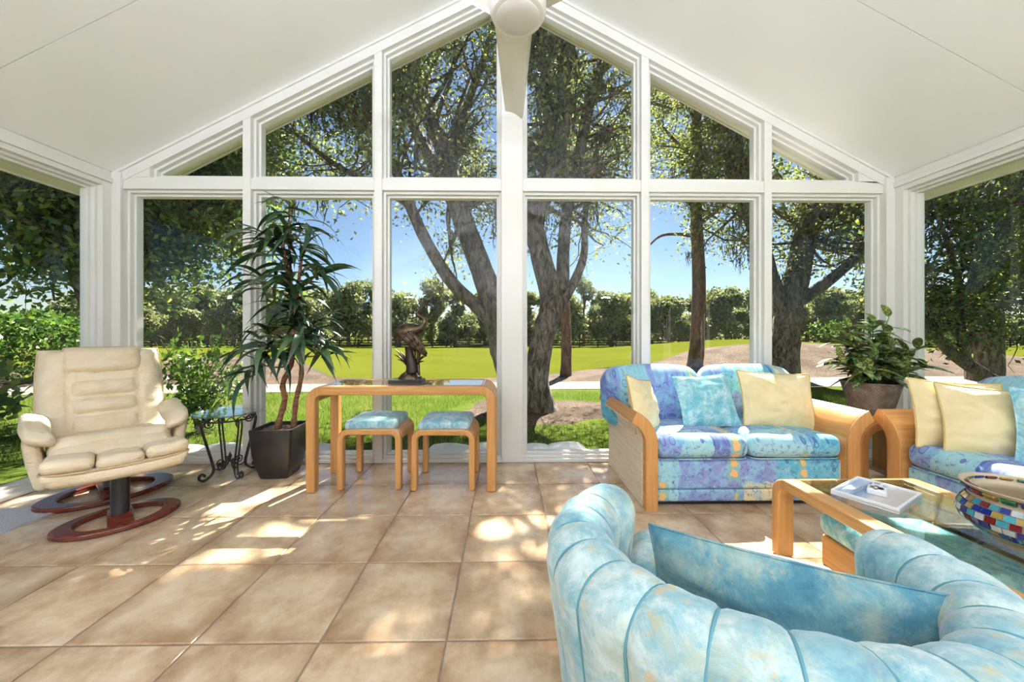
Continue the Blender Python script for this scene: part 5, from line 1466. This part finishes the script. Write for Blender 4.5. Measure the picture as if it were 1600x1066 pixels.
for k in range(22):
    w = 2 * PI * k / 22
    MB().rbox((0, 0, 0), (0.010, 0.034, 0.024), 0.0048, (0, 0, 0), 3, 2).build('glass_gem', tm[(4, 1, 0, 3)[k % 4]], MV, smooth=180, loc=(0.143 * math.cos(w), 0.143 * math.sin(w), 0.172), rot=(0, R(42), w))
    w += PI / 22
    MB().rbox((0, 0, 0), (0.008, 0.032, 0.018), 0.0038, (0, 0, 0), 3, 2).build('glass_gem', tm[(0, 1, 4, 3)[k % 4]], MV, smooth=180, loc=(0.139 * math.cos(w), 0.139 * math.sin(w), 0.183), rot=(0, R(-48), w))
# footstools pushed under the coffee table
def footstool(label, x, y, mat, seed):
    t = thing('footstool', label, 'footstool', (x, y, 0), 0, 'footstools under the coffee table')
    for s in (-1, 1):
        MB().prism([(-0.25, 0.0), (0.25, 0.0), (0.25, 0.145), (-0.25, 0.145)], lambda a, b, d, s=s: (s * (0.185 + d), a, b), 0, 0.02).build('side_panel', M['oak_y'], t, smooth=0, bevel=0.01)
        MB().prism([(-0.185, 0.0), (0.185, 0.0), (0.185, 0.145), (-0.185, 0.145)], lambda a, b, d, s=s: (a, s * (0.23 + d), b), 0, 0.02).build('end_panel', M['oak_x'], t, smooth=0, bevel=0.006)
    MB().rbox((0, 0, 0.20), (0.43, 0.54, 0.115), 0.045, (0, 0, 0.02), 4, 8, warp=lambda p: (p.x, p.y, p.z + 0.004 * noise.noise(Vector((p.x * 8, p.y * 8, seed))))).build('cushion', mat, t, smooth=180)
    return t
M['teal_deep'] = teal_mat('teal_fabric_deep', 1.6, True, (0.28, 0.58, 0.62), (0.07, 0.33, 0.45), (0.03, 0.17, 0.36))
footstool('teal cushioned footstool under far half of the coffee table', 1.735, 1.50, M['teal'], 1)
footstool('blue cushioned footstool under near half of the coffee table', 1.735, 0.94, M['teal_deep'], 2)

# ------------------------------------------------------------------ channel backed tub chair in front
M['teal_tub'] = teal_mat('tub_chair_fabric', 1.25, True, (0.43, 0.53, 0.51), (0.19, 0.36, 0.39), (0.09, 0.21, 0.29))
TUB = Vector((0.59, 0.89, 0)); PH0 = math.atan2(0.909, 0.416)
TB = thing('tub_chair', 'teal channel tufted tub chair seen from behind in the foreground', 'armchair', TUB, PH0 - PI / 2)
# local: opening towards +Y; angle a measured from the back (-Y), -120..120 degrees
def rim_h(a): return 0.605 + 0.055 * (0.5 + 0.5 * math.cos(a * 1.4)) ** 1.2
def tub_prof(v, a):
    """v 0..1 : outer bottom -> over the rim -> inner seat; returns r, z, nr, nz"""
    H = rim_h(a); k = H - 0.075
    if v < 0.42:
        t = v / 0.42; r = lerp(0.40, 0.480, t ** 0.8); z = lerp(0.05, k, t); return r, z, 1.0, -0.1
    if v < 0.78:
        w = PI * (v - 0.42) / 0.36; return 0.400 + 0.08 * math.cos(w), k + 0.078 * math.sin(w), math.cos(w), math.sin(w)
    t = (v - 0.78) / 0.22; return lerp(0.320, 0.343, t), lerp(k, 0.34, t), -1.0, 0.1
M['welt'] = plain('welt_cord', (0.10, 0.25, 0.29), 0.8, 0.2)
NCH, AMAX = 16, R(119)
def tub_xyz(r, a, z): return (r * math.sin(a), -r * math.cos(a), z)
for c in range(NCH):
    a0, a1 = lerp(-AMAX, AMAX, c / NCH), lerp(-AMAX, AMAX, (c + 1) / NCH)
    def fn(u, v):
        a = lerp(a0, a1, v); r, z, nr, nz = tub_prof(u, a)
        b = 0.0095 * max(0, 1 - (2 * v - 1) ** 2) ** 0.5 * min(1, u * 6) * min(1, (1 - u) * 8) + 0.004 * noise.noise(Vector((a * 9, u * 9, 4)))
        return tub_xyz(r + nr * b, a, z + nz * b)
    ch = MB().grid(fn, 40, 10).build('channel', M['teal_tub'], TB, smooth=180)
    if c:
        wl_ = [tub_xyz(tub_prof(q / 40, a0)[0], a0, tub_prof(q / 40, a0)[1]) for q in range(41)]
        MB().tube(wl_, 0.0035, 5).build('welt', M['welt'], ch, smooth=180)
for s in (-1, 1):
    aE = s * AMAX
    def cap(u, v):
        w = PI / 2 * v; r, z, nr, nz = tub_prof(u, aE)
        H = rim_h(aE); cr = 0.400; cz = min(z, H - 0.075)
        return tub_xyz(cr + (r - cr) * math.cos(w), aE + s * 0.17 * math.sin(w) * min(1, 0.35 + u * 3), cz + (z - cz) * math.cos(w))
    MB().grid(cap, 40, 8).build('arm_front', M['teal_tub'], TB, smooth=180)
MB().rbox((0, 0.05, 0.35), (0.60, 0.62, 0.15), 0.06, (0, 0.02, 0.02), 4, 8, warp=lambda p: (p.x * (1 - 0.25 * sstep(0.05, -0.31, p.y)), p.y, p.z)).build('seat_cushion', M['teal_tub'], TB, smooth=180)
MB().lathe([(0, 0.05), (0.36, 0.05), (0.37, 0.06), (0.37, 0.28), (0, 0.28)], 40).build('seat_base', M['teal_tub'], TB, smooth=40)
MB().lathe([(0, 0.0), (0.33, 0.0), (0.33, 0.05), (0, 0.05)], 32).build('plinth', M['black'], TB, smooth=40)
M['teal_olive'] = teal_mat('teal_olive_fabric', 1.3, True, (0.17, 0.31, 0.32), (0.07, 0.20, 0.25), (0.035, 0.125, 0.19))
pillow('large teal pillow flecked with gold on the foreground tub chair', M['teal_olive'], (0.672, 0.835, 0.437), 0.60, 0.34, 0.16, R(-12), R(-25), R(2), None, 8, wr=0.012)
# ------------------------------------------------------------------ ceiling fan
FX, FY, FZ = 0.055, 1.72, 2.66
FAN = thing('ceiling_fan', 'white three blade ceiling fan with round flat light', 'ceiling fan', (FX, FY, FZ))
M['fan_white'] = plain('fan_white', (0.80, 0.79, 0.77), 0.28, 0.5, var=0.01)
M['lens'] = plain('fan_lens', (0.70, 0.685, 0.67), 0.45, 0.4, var=0.01)
MB().lathe([(0.108, -0.055), (0.122, -0.05), (0.132, -0.03), (0.134, 0.02), (0.12, 0.055), (0.06, 0.075), (0.03, 0.09), (0.0, 0.09)], 48).build('motor_housing', M['fan_white'], FAN, smooth=40)
MB().lathe([(0.0, -0.068), (0.06, -0.066), (0.098, -0.060), (0.106, -0.052), (0.106, -0.045)], 48).build('light_lens', M['lens'], FAN, smooth=60)
MB().tube([(0, 0, 0.08), (0, 0, Z_RIDGE - FZ - 0.03)], 0.014, 12).build('down_rod', M['fan_white'], FAN, smooth=40)
MB().lathe([(0.0, Z_RIDGE - FZ - 0.12), (0.03, Z_RIDGE - FZ - 0.12), (0.07, Z_RIDGE - FZ - 0.05), (0.075, Z_RIDGE - FZ - 0.01), (0.0, Z_RIDGE - FZ - 0.01)], 32).build('canopy', M['fan_white'], FAN, smooth=40)
def fan_blade(u, v, sg):
    t = u; r = lerp(0.10, 0.86, t)
    wl, wr = lerp(0.080, 0.030, t ** 0.9), lerp(0.125, 0.098, t)      # trailing / leading side widths
    if t > 0.94: wl *= 1 - 0.3 * (t - 0.94) / 0.06
    tw = R(20) - R(8) * t
    s = lerp(-wl, wr, v) - 0.02 * t
    dz = math.sin(PI * v) * 0.018 * (1 - 0.3 * t)
    rr = r + 0.05 * (v - 0.5) * (t ** 8) * -1
    return (rr * 1.0, s * math.cos(tw), s * math.sin(tw) + dz + sg * 0.004 + 0.0)
for k in range(3):
    m = MB().grid(lambda u, v: fan_blade(u, v, -1), 24, 10)
    m2 = MB().grid(lambda u, v: fan_blade(u, 1 - v, 1), 24, 10)
    n1 = len(m.v); m.add(m2.v, m2.f)
    # close the rim
    idx = lambda i, j: i * 11 + j
    for i in range(24):
        m.f.append((idx(i, 0), idx(i + 1, 0), n1 + idx(i + 1, 10), n1 + idx(i, 10))); m.m.append(0)
        m.f.append((idx(i + 1, 10), idx(i, 10), n1 + idx(i, 0), n1 + idx(i + 1, 0))); m.m.append(0)
    for j in range(10):
        m.f.append((idx(24, j), idx(24, j + 1), n1 + idx(24, 9 - j), n1 + idx(24, 10 - j))); m.m.append(0)
    m.build('blade', M['fan_white'], FAN, smooth=60, rot=(0, 0, PI / 2 + R(-1) + k * 2 * PI / 3))

# ------------------------------------------------------------------ added fill lamps, unseen behind the camera: up-light bowls brightening the room
n_ = NT('fill_lamp_glow'); em_ = n_.node('Emission', i_Color=(1.0, 0.94, 0.86), i_Strength=1.0)
M['bowl'] = n_.finish(em_.outputs[0])
FILL_W = 110.0
for k, x in enumerate((-2.4, 0.05, 2.5)):
    t = thing('fill_lamp', 'added fill lamp in a white bowl on the back wall, ' + ('left one', 'middle one', 'right one')[k], 'wall lamp', (x, Y_BACK, 1.95), 0, 'added fill lamps on the back wall')
    MB().lathe([(0.0, -0.10), (0.08, -0.085), (0.14, -0.04), (0.165, 0.02), (0.158, 0.02), (0.13, -0.035), (0.0, -0.085)], 32).build('bowl', M['fan_white'], t, smooth=40, loc=(0, 0.20, 0))
    MB().box(-0.05, 0.05, 0.0, 0.05, -0.12, 0.06).build('back_plate', M['fan_white'], t, smooth=0, bevel=0.006)
    ld = bpy.data.lights.new('fill_light', 'AREA'); ld.shape = 'DISK'; ld.size = 0.26; ld.energy = FILL_W; ld.color = (0.80, 0.86, 1.0)
    lo = bpy.data.objects.new('fill_light', ld); COL.objects.link(lo); lo.parent = t
    lo.location = (0, 0.20, 0.03); lo.rotation_euler = Vector((0, 0.36, 0.93)).to_track_quat('-Z', 'Y').to_euler()
